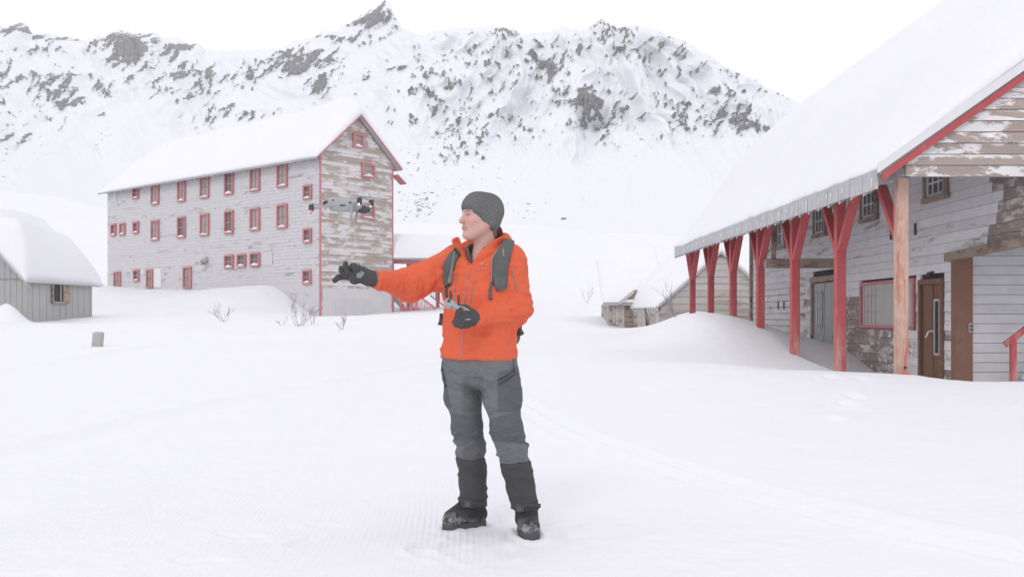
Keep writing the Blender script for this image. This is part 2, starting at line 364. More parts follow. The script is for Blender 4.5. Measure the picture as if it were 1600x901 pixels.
# ------------------------------------------------------------------ mountain range
SKY = [(-900, 180), (-500, 90), (-200, 60), (-60, 50), (0, 40), (12, 42), (30, 37), (44, 42), (52, 55), (75, 52), (100, 58), (135, 66), (150, 58), (165, 60), (178, 48), (195, 49), (220, 52), (245, 52), (255, 62), (276, 60), (290, 68), (308, 70), (318, 77), (335, 81), (372, 79), (400, 78), (420, 78), (445, 72), (470, 64), (495, 57), (510, 49), (526, 50), (532, 42), (548, 37), (562, 27), (580, 15), (592, 9), (601, 4), (609, 8), (615, 22), (624, 33), (628, 45), (645, 52), (662, 55), (690, 47), (715, 43), (745, 44), (770, 41), (795, 46), (803, 44), (815, 55), (842, 52), (862, 48), (883, 42), (903, 48), (914, 48), (925, 38), (941, 29), (952, 38), (962, 43), (978, 41), (1000, 41), (1020, 46), (1045, 55), (1075, 68), (1100, 83), (1150, 113), (1200, 138), (1250, 161), (1320, 195), (1420, 245), (1600, 300), (2000, 330), (2600, 380)]
px = np.concatenate([np.linspace(-900, -120, 40)[:-1], np.linspace(-120, 1420, 1120), np.linspace(1420, 2600, 50)[1:]])
tt = np.concatenate([np.linspace(0, 1, 290), [1.02, 1.12, 1.4]])
PXg, Tg = np.meshgrid(px, tt)
skx, sky_y = np.array(SKY).T
sk = np.interp(PXg, skx, sky_y) + (fbm2(PXg / 9.0, PXg * 0 + 3.3, 3, 61) * 5.0 - 1.0) * sst(640, 600, PXg) + (fbm2(PXg / 11.0, PXg * 0 + 1.3, 3, 62) * 3.2) * sst(600, 640, PXg)
ysky = np.interp(PXg, [-900, 0, 330, 590, 640, 900, 1250, 2600], [1150, 1120, 1200, 1080, 980, 900, 860, 900])
yfoot = np.interp(PXg, [-900, 0, 600, 700, 1000, 2600], [380, 400, 470, 430, 400, 400])
mfoot = np.interp(PXg, [-900, 0, 170, 620, 1050, 2600], [.10, .105, .085, .075, .065, .05])
msky = (HOR - sk) / FPX
kx_ = np.linspace(-2.5, 2.5, 81); kw_ = np.exp(-kx_ ** 2); kw_ /= kw_.sum()
def smooth_cols(row, wpx):
    xs = px[:, None] + kx_[None, :] * wpx; return (np.interp(xs, px, row) * kw_[None, :]).sum(1)
msm = smooth_cols(msky[0], 60)[None, :] - .006
msm2 = smooth_cols(msky[0], 14)[None, :]
tcl = np.minimum(Tg, 1.0)
mm = mfoot + (msm - mfoot) * tcl + (msm2 - msm) * sst(.55, 1, tcl) + (msky - msm2) * sst(.90, 1, tcl)
YY = yfoot + (ysky - yfoot) * (tcl ** .80)
over = np.maximum(Tg - 1, 0)
X0 = (PXg - 800) / FPX * YY; Z0 = CAMZ + mm * YY - over * 500; YY = YY + over * 900
py = HOR - mm * FPX
# gullies and ribs, running downslope
rel = sst(0, .25, tcl) * sst(1.0, .93, tcl)
warp = fbm2(PXg / 150, py / 110, 4, 71)
def ridged(x, y, o, sd):
    r = 0; a = 1.0
    for i_ in range(o):
        r = r + a * (1 - np.abs(vn2(x * 2 ** i_ + 3.1 * i_, y * 2 ** i_, sd + i_)) * 4) ; a *= .48
    return r
rl = np.clip((PXg - 600) / 60, 0, 1)                       # right massif: ribs fan out below its summit
fan = (PXg - 880) / (60 + .55 * np.clip(py - 20, 0, 400)) * 1.9
wl = sst(585, 740, PXg + 60 * warp); rib = (1 - wl) * ridged(PXg / 95 + py / 210 + warp * .9, py / 190, 4, 72) + wl * ridged(fan + warp * .9, py / 190, 4, 78)
rib2 = ridged(PXg / 34 - py / 46 + warp * 1.6, py / 52, 4, 73)
soft = np.interp(py, [40, 170, 260, 350], [1, .95, .40, .12])
amp = np.interp(PXg, [-900, 560, 640, 900, 1250, 2600], [13, 13, 17, 22, 20, 18])
disp = rel * soft * (amp * rib + 5.0 * rib2)
# rock areas: (x, y, rx, ry, strength)
RK = [(25, 46, 45, 14, .8), (95, 62, 60, 10, .55), (215, 76, 62, 26, .85), (170, 62, 30, 14, .6), (285, 74, 40, 10, .7), (60, 88, 70, 14, .45), (85, 155, 50, 28, .6), (25, 130, 40, 35, .4), (100, 125, 40, 10, .7), (160, 138, 50, 12, .6), (240, 130, 70, 20, .3), (335, 122, 70, 18, .62), (300, 150, 28, 14, .5), (355, 180, 55, 16, .5), (480, 104, 44, 20, .95), (503, 137, 26, 18, .85), (585, 32, 34, 26, .95), (545, 66, 40, 12, .6), (595, 70, 30, 12, .35), (400, 112, 60, 14, .45), (15, 205, 30, 25, .45), (620, 115, 25, 8, .6),
      (690, 125, 90, 55, .40), (740, 190, 90, 45, .40), (850, 105, 36, 32, .70), (780, 105, 50, 60, .36), (870, 85, 60, 40, .42), (912, 172, 26, 24, .85), (950, 52, 36, 24, .66), (880, 165, 60, 40, .40), (985, 85, 40, 40, .42), (960, 180, 50, 34, .48), (1060, 185, 26, 28, .62), (1030, 140, 40, 60, .30), (1110, 156, 24, 16, .60), (1130, 190, 60, 16, .60), (1178, 205, 30, 12, .8), (1050, 85, 60, 26, .36), (1150, 125, 60, 14, .36), (720, 235, 60, 20, .42), (800, 50, 30, 10, .6), (660, 330, 50, 30, .12), (1210, 145, 60, 10, .4), (640, 190, 30, 30, .3)]
wgt = np.zeros_like(PXg)
for (cx, cy, rx, ry, st) in RK:
    q = ((PXg - cx) / rx) ** 2 + ((py - cy) / ry) ** 2
    wgt = np.maximum(wgt, st * np.exp(-q * .75))
left = sst(660, 600, PXg)
sx = PXg * .86 + py * .5; sy = -PXg * .5 + py * .86           # strata dip on the left range
sx2 = PXg * .75 - py * .66; sy2 = PXg * .66 + py * .75
wp = fbm2(PXg / 40, py / 40, 3, 84) * 1.5
nL = .85 * fbm2(sx2 / 17 + wp, sy2 / 5.5, 5, 81, .66) + .22 * (ridged(sx2 / 18 + wp, sy2 / 6, 4, 83) * .5 - .35)
nR = .75 * fbm2(sx / 7.0 + wp, sy / 9, 5, 82, .68) + .25 * (ridged(sx / 13 + wp, sy / 22, 4, 85) * .5 - .35)
nn = left * nL + (1 - left) * nR
fld = wgt * 1.05 + nn * 1.0 - .095
rock = sst(.34, .66, fld) * rel ** .15 * sst(0, .10, wgt)
crag = rock * (3 + 9 * np.abs(fbm2(PXg / 6, py / 6, 4, 90)))
Yd = YY - disp - crag * .8 * (Tg <= 1)
Zd = Z0 + crag * .10 * (Tg <= .97)
V = np.stack([X0, Yd, Zd], -1).reshape(-1, 3)
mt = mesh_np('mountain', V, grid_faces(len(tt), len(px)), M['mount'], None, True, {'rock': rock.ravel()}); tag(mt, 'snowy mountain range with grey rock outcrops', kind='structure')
MPX, MPY, MV = PXg, py, np.stack([X0, Yd, Zd], -1)
def on_mountain(x, y):
    j = int(np.argmin(np.abs(px - x))); i = int(np.argmin(np.abs(MPY[:290, j] - y))); return MV[i, j]

# ------------------------------------------------------------------ bunkhouse
UP = np.array([0, 0, 1.0])
def v3(p, z): return np.array([p[0], p[1], z])
d3 = v3(BD, 0); g3 = v3(BG, 0); nl = -g3; ng = -d3        # outward normals of the long wall and of the gable
BL, BW, EAVE, RISE, BASE = 26.6, 5.75, 11.12, 2.55, -.5
def wall_hit(p0, dirv, px_, py_):
    u = (px_ - 800) / FPX; t_ = (u * p0[1] - p0[0]) / (dirv[0] - u * dirv[1]); p = p0 + t_ * dirv
    return t_, CAMZ + (HOR - py_) / FPX * p[1]
B = empty('bunkhouse', (BC[0], BC[1], 1.2), 'long three-storey grey wooden building with red-framed windows and snow-covered roof', 'building')
P = lambda t_, w_, z: v3(BC + BD * t_ + BG * w_, z)
m = MB(); m.prism([P(.05, .05, BASE), P(BL - .05, .05, BASE), P(BL - .05, BW - .05, BASE), P(.05, BW - .05, BASE)], (0, 0, EAVE - BASE - .02))
m.prism([P(.05, .05, EAVE - .02), P(.05, BW - .05, EAVE - .02), P(.05, BW / 2, EAVE + RISE - .1)], d3 * (BL - .1))
m.build('wall', M['wall_long'], B)
def lap_siding(org, dirv, nrm, L, z0, z1, step, name, mat, gable=None):
    m = MB(); z = z0; k = 0
    while z < z1 - .01:
        zt = min(z + step, z1); a0, a1 = 0.0, L
        if gable is not None and z > gable[0]:
            f = (z - gable[0]) / gable[1]; a0 = L / 2 * f; a1 = L - a0
            f2 = min(1, (zt - gable[0]) / gable[1]); b0 = L / 2 * f2; b1 = L - b0
        else: b0, b1 = a0, a1
        jit = random.uniform(-.004, .004)
        if a1 - a0 < .1: break
        o = org + nrm * (.045 + jit); i = org + nrm * (.022 + jit)
        q = [o + dirv * a0 + UP * z, o + dirv * a1 + UP * z, i + dirv * b1 + UP * zt, i + dirv * b0 + UP * zt]
        m.poly(q); e = org - nrm * .01
        m.poly([e + dirv * a0 + UP * z, e + dirv * a1 + UP * z, q[1], q[0]])
        z = zt; k += 1
    o = m.build(name, mat, B); tag(o, kind='stuff'); return o
o0 = v3(BC, 0)
lap_siding(o0, d3, nl, BL, .2, EAVE - .02, .21, 'siding', M['wall_long'])
lap_siding(o0, g3, ng, BW, .6, EAVE + RISE - .12, .21, 'siding', M['wall_gable'], (EAVE - .05, RISE))
lap_siding(v3(BC + BG * BW, 0), d3, g3, BL, .2, EAVE - .02, .42, 'siding', M['wall_long'])
# plain lower boards of the gable, corner boards
m = MB(); m.prism([P(-.065, .12, .3), P(-.065, BW - .1, .3), P(-.065, BW - .1, 2.95), P(-.065, .12, 2.95)], d3 * .06); m.build('skirting', plain('plain grey skirting boards', (.58, .57, .585), .8, .1, 2), B)
m = MB(); m.prism([P(-.085, 1.1, .8), P(-.085, 3.9, .8), P(-.085, 3.9, 2.35), P(-.085, 1.1, 2.35)], d3 * .018); m.build('hatch', plain('hatch boards', (.55, .54, .555), .8, .1, 2), B)
for w_ in (-.03, BW + .03):
    m = MB(); c = P(-.02, w_, 0); m.prism([c - g3 * .05 - d3 * .045, c + g3 * .05 - d3 * .045, c + g3 * .05 + d3 * .045, c - g3 * .05 + d3 * .045], (0, 0, EAVE - .05)); m.build('corner_board', M['red_clean'], B)
# roof deck with barge boards, rafter tails
OV = .55; sl_ = RISE / (BW / 2)
def deck(s, side): return EAVE + RISE - abs(s) * sl_ + .06      # s = distance from ridge
rf = MB(); h = BW / 2 + OV
for sgn in (-1, 1):
    rf.prism([P(-.35, BW / 2, EAVE + RISE + .06), P(-.35, BW / 2 + sgn * h, deck(h, 0)), P(-.35, BW / 2 + sgn * h, deck(h, 0) + .12), P(-.35, BW / 2, EAVE + RISE + .18)], d3 * (BL + .9))
RF = rf.build('roof', M['eave'], B)
for sgn in (-1, 1):
    m = MB(); m.prism([P(-.40, BW / 2, EAVE + RISE + .20), P(-.40, BW / 2 + sgn * h, deck(h, 0) + .14), P(-.40, BW / 2 + sgn * h, deck(h, 0) + .0), P(-.40, BW / 2, EAVE + RISE + .06)], d3 * .045); m.build('barge_board', M['red_clean'], RF)
for i in range(36):
    t_ = .2 + i * (BL - .4) / 35; m = MB(); m.box(P(t_, -OV / 2, deck(h, 0) + .13), d3 * .05, g3 * (OV / 2 - .02) , UP * .07); m.build('rafter_tail', M['eave'], RF)
m = MB(); m.box(P(-.1, BW + .55, EAVE - 1.0), d3 * .3, (g3 - UP * .7) * .35, UP * .04); m.build('porch_roof_stub', M['red_clean'], B)
# snow on the roof
def snow_loft(name, top, nu, nv, under, mat, parent):
    """top(u,v)->xyz arrays, under(u,v)->xyz arrays; u,v in 0..1; closed shell"""
    U, Vv = np.meshgrid(np.linspace(0, 1, nu), np.linspace(0, 1, nv)); A = top(U, Vv).reshape(-1, 3); Bq = under(U, Vv).reshape(-1, 3)
    F1 = grid_faces(nv, nu); n = len(A); F2 = F1[:, ::-1] + n
    bd = [(0, j) for j in range(nu)] + [(i, nu - 1) for i in range(1, nv)] + [(nv - 1, j) for j in range(nu - 2, -1, -1)] + [(i, 0) for i in range(nv - 2, 0, -1)]
    ids = np.array([i * nu + j for i, j in bd]); nx = np.roll(ids, -1)
    F3 = np.stack([nx, ids, ids + n, nx + n], -1)
    return mesh_np(name, np.concatenate([A, Bq]), np.concatenate([F1, F2, F3]), mat, parent, True)
def bh_pts(U, Vv, th):
    s = (U * 2 - 1) * (h + .05); t_ = -.42 + Vv * (BL + 1.0)
    zz = deck(np.abs(s), 0) + .14 + th
    xy = BC[None, None, :] + BD * t_[..., None] + BG * (BW / 2 + s)[..., None]
    return np.concatenate([xy, zz[..., None]], -1)
def bh_th(U, Vv):
    s = np.abs(U * 2 - 1); e = np.clip((1 - s) * (h + .05), 0, 9); en = np.minimum(Vv, 1) * (BL + 1); ef = (1 - Vv) * (BL + 1)
    base = .45 + .55 * (1 - sst(.0, 1.0, s))
    r = .16 + (base - .16) * np.sqrt(np.clip(e / .8, 0, 1)) 
    r = r * (.30 + .70 * np.sqrt(np.clip(en / 1.1, 0, 1))) * (.15 + .85 * np.clip(ef / 5.0, 0, 1) ** .6)
    bumpn = .30 * np.exp(-((en - 2.6) / 1.6) ** 2) * sst(.55, .0, s)
    return r + bumpn + .13 * fbm2(U * 6, Vv * 16, 3, 15) * np.clip(e / .4, .3, 1) - .5 * sst(5.5, 0, ef) * (1 - s)
snow_loft('roof_snow', lambda U, Vv: bh_pts(U, Vv, np.maximum(bh_th(U, Vv), .05)), 60, 160, lambda U, Vv: bh_pts(U, Vv, -.015), M['roof_snow'], RF)
# windows, from their photo pixels (zoom crop 150,160 at 2.573)
def zx(x): return 150 + x / 2.573
def zy(y): return 160 + y / 2.573
def bh_window(x0, x1, y0, y1, wall='long', tall=False, kind='window', lite=0):
    p0, dv, nv_ = (BC, BD, nl) if wall == 'long' else (BC, BG, ng)
    ta, za = wall_hit(p0, dv, zx(x0), zy(y0)); tb, zb = wall_hit(p0, dv, zx(x1), zy(y1))
    tm = (ta + tb) / 2; D = (p0 + tm * dv)[1]
    zt = CAMZ + (HOR - zy(y0)) / FPX * D; zb = CAMZ + (HOR - zy(y1)) / FPX * D
    if ta > tb: ta, tb = tb, ta
    wv = v3(dv, 0); c = v3(p0 + dv * tm, (zt + zb) / 2) + nv_ * .05; hw = (tb - ta) / 2; hh = (zt - zb) / 2; fw = .115
    m = MB(); m.box(c - nv_ * .0, wv * (hw - .02), UP * (hh - .02), nv_ * .012)
    w = m.build(kind, M['glass2'] if lite else M['glass'], B)
    fr = MB()
    fr.box(c + UP * (hh - fw / 2) + nv_ * .05, wv * hw, UP * fw / 2, nv_ * .07)
    fr.box(c - UP * (hh - .05) + nv_ * .05, wv * hw, UP * .05, nv_ * .08)
    for sg in (-1, 1): fr.box(c + wv * sg * (hw - fw / 2) + nv_ * .05, wv * fw / 2, UP * (hh - fw + .02), nv_ * .066)
    fr.build('frame', M['red_clean'], w)
    sa = MB(); iw = hw - fw
    sa.box(c + nv_ * .02, wv * iw, UP * .035, nv_ * .022)
    if tall:
        sa.box(c + nv_ * .02 + UP * hh * .45, wv * .018, UP * hh * .42, nv_ * .018)
        sa.box(c + nv_ * .02 - UP * hh * .45, wv * .018, UP * hh * .42, nv_ * .018)
    sa.build('sash_bar', M['raw'], w)
    if kind == 'window':
        sn = MB(); k = 7
        pr = [c - wv * (iw) + UP * (-hh + .1)] + [c + wv * (iw * (2 * j / k - 1)) + UP * (-hh + .1 + (.06 + .10 * random.random()) * math.sin(math.pi * (j + .3) / (k + .6))) for j in range(k + 1)] + [c + wv * iw + UP * (-hh + .1)]
        sn.prism(pr, nv_ * .13); sn.build('sill_snow', M['roof_snow'], w)
    return w
for q in [(227,257,330,412),(333,364,314,400),(424,459,298,386),(522,557,281,372),(625,663,265,358),(733,774,245,342),
          (227,257,474,556),(333,364,460,546),(424,459,448,537),(522,557,436,528),(625,663,424,516),(733,774,410,507)]:
    bh_window(*q, tall=True, lite=random.random() < .75)
for q in [(153,176,340,389),(65,85,489,537),(100,122,486,535),(154,176,480,528),(522,557,613,668),(573,607,609,663),(625,663,604,660),(156,178,672,720),(839,872,332,391),(839,871,507,566),(837,869,673,731)]:
    bh_window(*q, lite=random.random() < .4)
for q in [(77,103,680,756),(208,234,671,746),(356,388,661,746)]: bh_window(*q, tall=True, kind='door', lite=1)
for q in [(1030,1071,126,184),(1064,1116,248,303),(1064,1116,414,470)]: bh_window(*q, wall='gable', lite=1)
def bh_panel(x0, x1, y0, y1, name, mat, dep=.03):
    ta, za = wall_hit(BC, BD, zx(x0), zy(y0)); tb, _ = wall_hit(BC, BD, zx(x1), zy(y1)); D = (BC + BD * (ta + tb) / 2)[1]
    zt = CAMZ + (HOR - zy(y0)) / FPX * D; zb = CAMZ + (HOR - zy(y1)) / FPX * D
    c = v3(BC + BD * (ta + tb) / 2, (zt + zb) / 2) + nl * .06; m = MB(); m.box(c, d3 * abs(ta - tb) / 2, UP * (zt - zb) / 2, nl * dep); return m.build(name, mat, B)
bh_panel(236, 265, 668, 744, 'shutter_door', M['white_trim'])
bh_panel(672, 711, 601, 656, 'boarded_opening', plain('boarded opening', (.57, .565, .58), .8, .08, 2), .012)
bh_panel(62, 86, 362, 402, 'boarded_opening', plain('boarded opening two', (.58, .575, .59), .8, .08, 2), .012)
bh_panel(188, 196, 676, 690, 'wall_box', M['white_trim'], .06)
ta, za = wall_hit(BC, BD, zx(448), zy(627)); m = MB(); c = v3(BC + BD * ta, za) + nl * .25
m.tube([c - nl * .25, c + nl * .1 - UP * .25, c + nl * .12 - UP * .45], [.18, .2, .22], 10); m.build('vent_hood', M['metal'], B)
# covered stair porch on the far side of the gable
PO = W(612, 408, 66.6); px0 = PO[0]
def pp(px_, py_, Y=66.9): return W(px_, py_, Y)
m = MB(); m.beam(pp(611, 409), pp(742, 413), .3, .22); PB = m.build('porch_beam', M['red_clean'], B)
m = MB(); m.beam(pp(611, 409, 69.5), pp(742, 413, 69.5), .3, .22); m.build('porch_beam', M['red_clean'], B)
pr = MB(); pr.prism([pp(608, 405, 66.5), pp(746, 409, 66.5), pp(746, 405, 66.5), pp(608, 401, 66.5)], (0, 3.8, .1)); PR = pr.build('porch_roof', M['eave'], B)
def porch_top(U, Vv):
    x = pp(606, 0)[0] + U * (pp(748, 0)[0] - pp(606, 0)[0]); y = 66.3 + Vv * 4.1; e = np.minimum(np.minimum(Vv, 1 - Vv) * 4.1, (1 - U) * 5.5)
    z = 5.08 + .2 * Vv + 1.55 * np.sqrt(np.clip(e / 1.2, 0, 1)) * (1 - .12 * U) + .1 * fbm2(U * 4, Vv * 4, 2, 5); return np.stack([x, y, z], -1)
def porch_bot(U, Vv):
    x = pp(606, 0)[0] + U * (pp(748, 0)[0] - pp(606, 0)[0]); return np.stack([x, 66.3 + Vv * 4.1, 5.0 + 0 * U], -1)
snow_loft('roof_snow', porch_top, 30, 20, porch_bot, M['roof_snow'], PR)
for x, Y in ((613, 66.9), (643, 66.9), (701, 66.9), (740, 66.9), (638, 69.5), (684, 69.5)):
    m = MB(); a = pp(x, 410, Y); m.box((a[0], Y, (a[2] + .3) / 2), (.11, 0, 0), (0, .11, 0), (0, 0, (a[2] - .3) / 2)); m.build('porch_post', M['red_clean'], B)
m = MB(); a = pp(627, 483); b = pp(650, 483); m.box(((a[0] + b[0]) / 2, 68.2, a[2]), ((b[0] - a[0]) / 2, 0, 0), (0, 1.3, 0), (0, 0, .1)); m.build('landing', M['red_clean'], B)
def railing(p, q, n, hgt, name='railing'):
    p = np.array(p); q = np.array(q); m = MB(); m.beam(p + UP * hgt, q + UP * hgt, .09, .12); m.beam(p + UP * .06, q + UP * .06, .08, .09); R = m.build(name, M['red_clean'], B)
    for i in range(n):
        c = p + (q - p) * (i + .5) / n; k = MB(); k.box(c + UP * hgt / 2, (.022, 0, 0), (0, .022, 0), (0, 0, hgt / 2)); k.build('baluster', M['red_clean'], R)
railing(pp(627, 482), pp(650, 482), 8, 1.15)
railing(pp(650, 484), pp(681, 507), 13, 1.05, 'stair_railing')
railing(pp(672, 463, 69.0), pp(706, 488, 69.0), 10, 1.05, 'stair_railing')
for x in (627, 650):
    m = MB(); a = pp(x, 460, 66.9); m.box((a[0], 66.9, a[2] - 1.2), (.09, 0, 0), (0, .09, 0), (0, 0, 1.4)); m.build('railing_post', M['red_clean'], B)
m = MB(); m.beam(pp(613, 462, 67.2), pp(630, 480, 67.2), .25, .3); m.build('stair_stringer', M['eave'], B)

# ------------------------------------------------------------------ porch building on the right
R = empty('porch_building', (8.4, 24, 0), 'weathered grey building with red-posted porch and deep sloping snow roof', 'building')
AX = np.array([-.013, 1.0, 0]); AX /= np.linalg.norm(AX); LT = np.array([1.0, .013, 0])   # along the eave, to the right
def Q(lat, Y, z): return np.array([lat - .0131 * Y, Y, z])
LE, LP, LW, LR = 6.06, 6.58, 8.60, 11.2         # eave, posts, wall, ridge (lateral)
YN, YF = 16.25, 35.0; ZE, PT = 3.46, .70
def rz(lat): return ZE + (LR - LE) * PT - np.abs(lat - LR) * PT
m = MB()
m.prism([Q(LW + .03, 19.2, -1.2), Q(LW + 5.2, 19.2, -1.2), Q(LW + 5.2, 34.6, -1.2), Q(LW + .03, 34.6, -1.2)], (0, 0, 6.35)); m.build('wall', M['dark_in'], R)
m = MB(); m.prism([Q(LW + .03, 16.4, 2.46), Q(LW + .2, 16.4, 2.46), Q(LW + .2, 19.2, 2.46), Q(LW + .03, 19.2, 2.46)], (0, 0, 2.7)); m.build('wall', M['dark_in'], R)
# roof deck, two slopes
rf = MB()
rf.prism([Q(LE, YN, ZE), Q(LR, YN, rz(LR)), Q(LR, YN, rz(LR) + .1), Q(LE, YN, ZE + .1)], AX * (YF - YN))
rf.prism([Q(LR, YN, rz(LR)), Q(2 * LR - LE, YN, ZE), Q(2 * LR - LE, YN, ZE + .1), Q(LR, YN, rz(LR) + .1)], AX * (YF - YN))
RF2 = rf.build('roof', M['soffit'], R)
# snow on it
def r_th(lat, Y):
    f = np.clip((lat - LE) / (LR - LE), 0, 1.0)
    ye = np.where(f < 2, 28.2 - 5.0 * f ** .9, 0)                      # edge of the deeper, unslid snow
    deep = .20 + 1.25 * sst(.0, .5, f) + 1.05 * f + .12 * fbm2(lat / 2.5, Y / 4, 3, 5)
    shal = .16 + .80 * sst(0, .5, f) + .75 * f + .05 * fbm2(lat / 2, Y / 3, 3, 6)
    w = sst(-.35, .75, Y - ye)
    th_ = shal * (1 - w) + deep * w
    th_ *= .12 + .88 * np.clip((Y - YN) / 2.6, 0, 1) ** .55             # thins out to the verge
    th_ *= .55 + .45 * np.sqrt(np.clip((YF + .2 - Y) / .8, 0, 1))
    e = np.clip((lat - LE + .03) / .30, 0, 1); lip = .09 * (fbm2(Y * 1.3, Y * 0 + 2.2, 3, 44) + .25) * np.exp(-(lat - LE) / .5); return np.maximum(th_, .04) * np.sqrt(e) * .85 + .05 + np.maximum(lip, -.03)
def r_top(U, Vv):
    lat = LE - .03 + U ** 1.2 * (2 * (LR - LE) + .06); Y = YN + .02 + Vv * (YF + .18 - YN)
    l2 = np.where(lat > LR, 2 * LR - lat, lat); z = ZE + .105 + (LR - LE) * PT - np.sqrt((lat - LR) ** 2 + .2) * PT + r_th(l2, Y)
    return np.stack([lat - .0131 * Y, Y, z], -1)
def r_bot(U, Vv):
    lat = LE - .03 + U ** 1.2 * (2 * (LR - LE) + .06); Y = YN + .02 + Vv * (YF + .18 - YN); return np.stack([lat - .0131 * Y, Y, rz(lat) + .095], -1)
snow_loft('roof_snow', r_top, 110, 130, r_bot, M['roof_snow'], RF2)
# eave fascia pieces, rafter tails and icicles
n = 31
for i in range(n):
    y0 = YN + .05 + i * (YF - YN - .1) / n; y1 = y0 + (YF - YN - .1) / n
    m = MB(); m.box(Q(LE - .035, (y0 + y1) / 2, ZE - .07 + random.uniform(-.01, .01)), AX * ((y1 - y0) / 2 - .012), LT * .02, UP * .145); m.build('fascia_board', M['eave'], RF2)
    m = MB(); m.box(Q(LE + .22, y1, ZE + .0), AX * .035, (LT + UP * PT) * .26, UP * .09); m.build('rafter_tail', M['eave'], RF2)
    for k in range(random.choice([0, 1, 1, 2])):
        yy = random.uniform(y0, y1); L = random.uniform(.06, .26); m = MB(); a = Q(LE - .07 + random.uniform(-.01, .01), yy, ZE - .02)
        m.tube([a, a - UP * L * .5, a - UP * L], [.011, .008, .002], 6); m.build('icicle', M['ice'], RF2, True)
# verge boards at the near gable
for sgn in (1, -1):
    f = lambda l_: LR + sgn * (l_ - LR)
    m = MB(); m.prism([Q(f(LE - .06), YN - .06, ZE + .015), Q(f(LR), YN - .06, rz(LR) + .06), Q(f(LR), YN - .06, rz(LR) + .21), Q(f(LE - .06), YN - .06, ZE + .165)], AX * .05); m.build('verge_board', M['white_trim'], RF2)
    m = MB(); m.prism([Q(f(LE + .02), YN - .03, ZE - .11), Q(f(LR), YN - .03, rz(LR) - .07), Q(f(LR), YN - .03, rz(LR) + .055), Q(f(LE + .02), YN - .03, ZE + .02)], AX * .04); m.build('barge_board', M['red'], RF2)
# gable boards, cut to the slope
z = ZE - .02; bh = .178; k = 0
while z < rz(LR) - .3:
    zt = z + bh - .012; l0 = LE + (z - ZE + .09) / PT; l1 = LE + (zt - ZE + .09) / PT; l0 = max(l0, LP - .09); l1 = max(l1, LP - .09)
    dpt = random.uniform(-.006, .006); brk = random.uniform(8.6, 14); 
    for (a0, a1, c0, c1) in ((l0, l1, brk - .004, brk - .004), (brk + .004, brk + .004, 2 * LR - l0, 2 * LR - l1)):
        if a0 > c0 - .2: continue
        m = MB(); m.prism([Q(a0, YN + .06 + dpt, z), Q(c0, YN + .06 + dpt, z), Q(c1, YN + .072 + dpt, zt), Q(a1, YN + .072 + dpt, zt)], AX * .03); m.build('gable_board', M['gable_r'], R)
    z += bh
m = MB(); m.prism([Q(LP, YN + .10, ZE - .02), Q(2 * LR - LP, YN + .10, ZE - .02), Q(LR, YN + .10, rz(LR) - .25)], AX * .05); m.build('gable_wall', M['soffit'], R)
m = MB(); m.beam(Q(LP - .1, YN + .25, ZE + .07), Q(2 * LR - LP + .1, YN + .25, ZE + .07), .16, .14); m.build('gable_beam', M['eave'], R)
m = MB(); m.beam(Q(LP, YN + .25, ZE + .10), Q(LP, YF - .1, ZE + .10), .16, .2); m.build('eave_beam', M['eave'], R)
# posts with braces
for i in range(7):
    Y = 16.74 + 3 * i; hw = .09; m = MB(); m.box(Q(LP, Y, (ZE - .8) / 2), LT * hw, AX * hw, UP * ((ZE + .8) / 2)); p_ = m.build('porch_post', M['post_bare'] if i == 0 else M['red'], R, False, .008)
    p_.rotation_euler = (0, 0, 0)
    for sg in ((1,) if i == 0 else (-1, 1)):
        m = MB(); m.beam(Q(LP, Y + sg * .08, ZE - .98), Q(LP, Y + sg * .88, ZE + .0), .11, .16, (1, 0, 0)); m.build('brace', M['red'], p_, False, .006)
    if i == 0:
        m = MB(); m.box(Q(LP - .03, Y - .13, .13), LT * .15, AX * .10, UP * .16); m.build('footing_block', M['red'], p_, False, .02)
        m = MB(); m.beam(Q(LP + .16, Y - .1, .22), Q(LP + .55, Y + .1, -.25), .16, .1); m.build('leaning_plank', M['roof_snow'], p_)
        m = MB(); m.tube([Q(LP + .02, Y - .115, .38), Q(LP + .02, Y - .15, .38)], [.025, .022], 8); m.build('bolt', M['iron'], p_)
# cross beam between post and wall, with stub upright
m = MB(); m.box(Q((LP + LW) / 2, 25.45, 2.53), LT * ((LW - LP) / 2 - .03), AX * .1, UP * .115); m.build('tie_beam', M['raw'], R, False, .01)
m = MB(); m.box(Q(LP + .26, 25.45, 3.2), LT * .05, AX * .05, UP * .55); m.build('strut', M['raw'], R)
# upper wall boards
OPEN = []   # (y0,y1,z0,z1) openings on the side wall
OPEN += [(25.9, 27.95, -2, 2.28), (21.05, 24.25, .93, 2.02), (19.72, 20.82, -2, 1.93), (15, 19.3, -2, 2.42)]
st = .187; z = -.75; row = 0; tiles_far = MB()
def cut(y0, y1, z0, z1):
    segs = [(y0, y1)]
    for (a, b, c, d) in OPEN:
        if z1 > c + .02 and z0 < d - .02:
            ns = []
            for (s0, s1) in segs:
                if b <= s0 or a >= s1: ns.append((s0, s1)); continue
                if a > s0: ns.append((s0, a))
                if b < s1: ns.append((b, s1))
            segs = ns
    return [q for q in segs if q[1] - q[0] > .04]
def wall_piece(y0, y1, z0, z1, name, mat, proud=0.0):
    m = MB(); m.prism([Q(LW - .026 - proud, y0 + .0025, z0 + .003), Q(LW + .035, y0 + .0025, z0 + .003), Q(LW + .035, y0 + .0025, z1 - .003), Q(LW - .014 - proud, y0 + .0025, z1 - .003)], AX * (y1 - y0 - .005)); return m.build(name, mat, R)
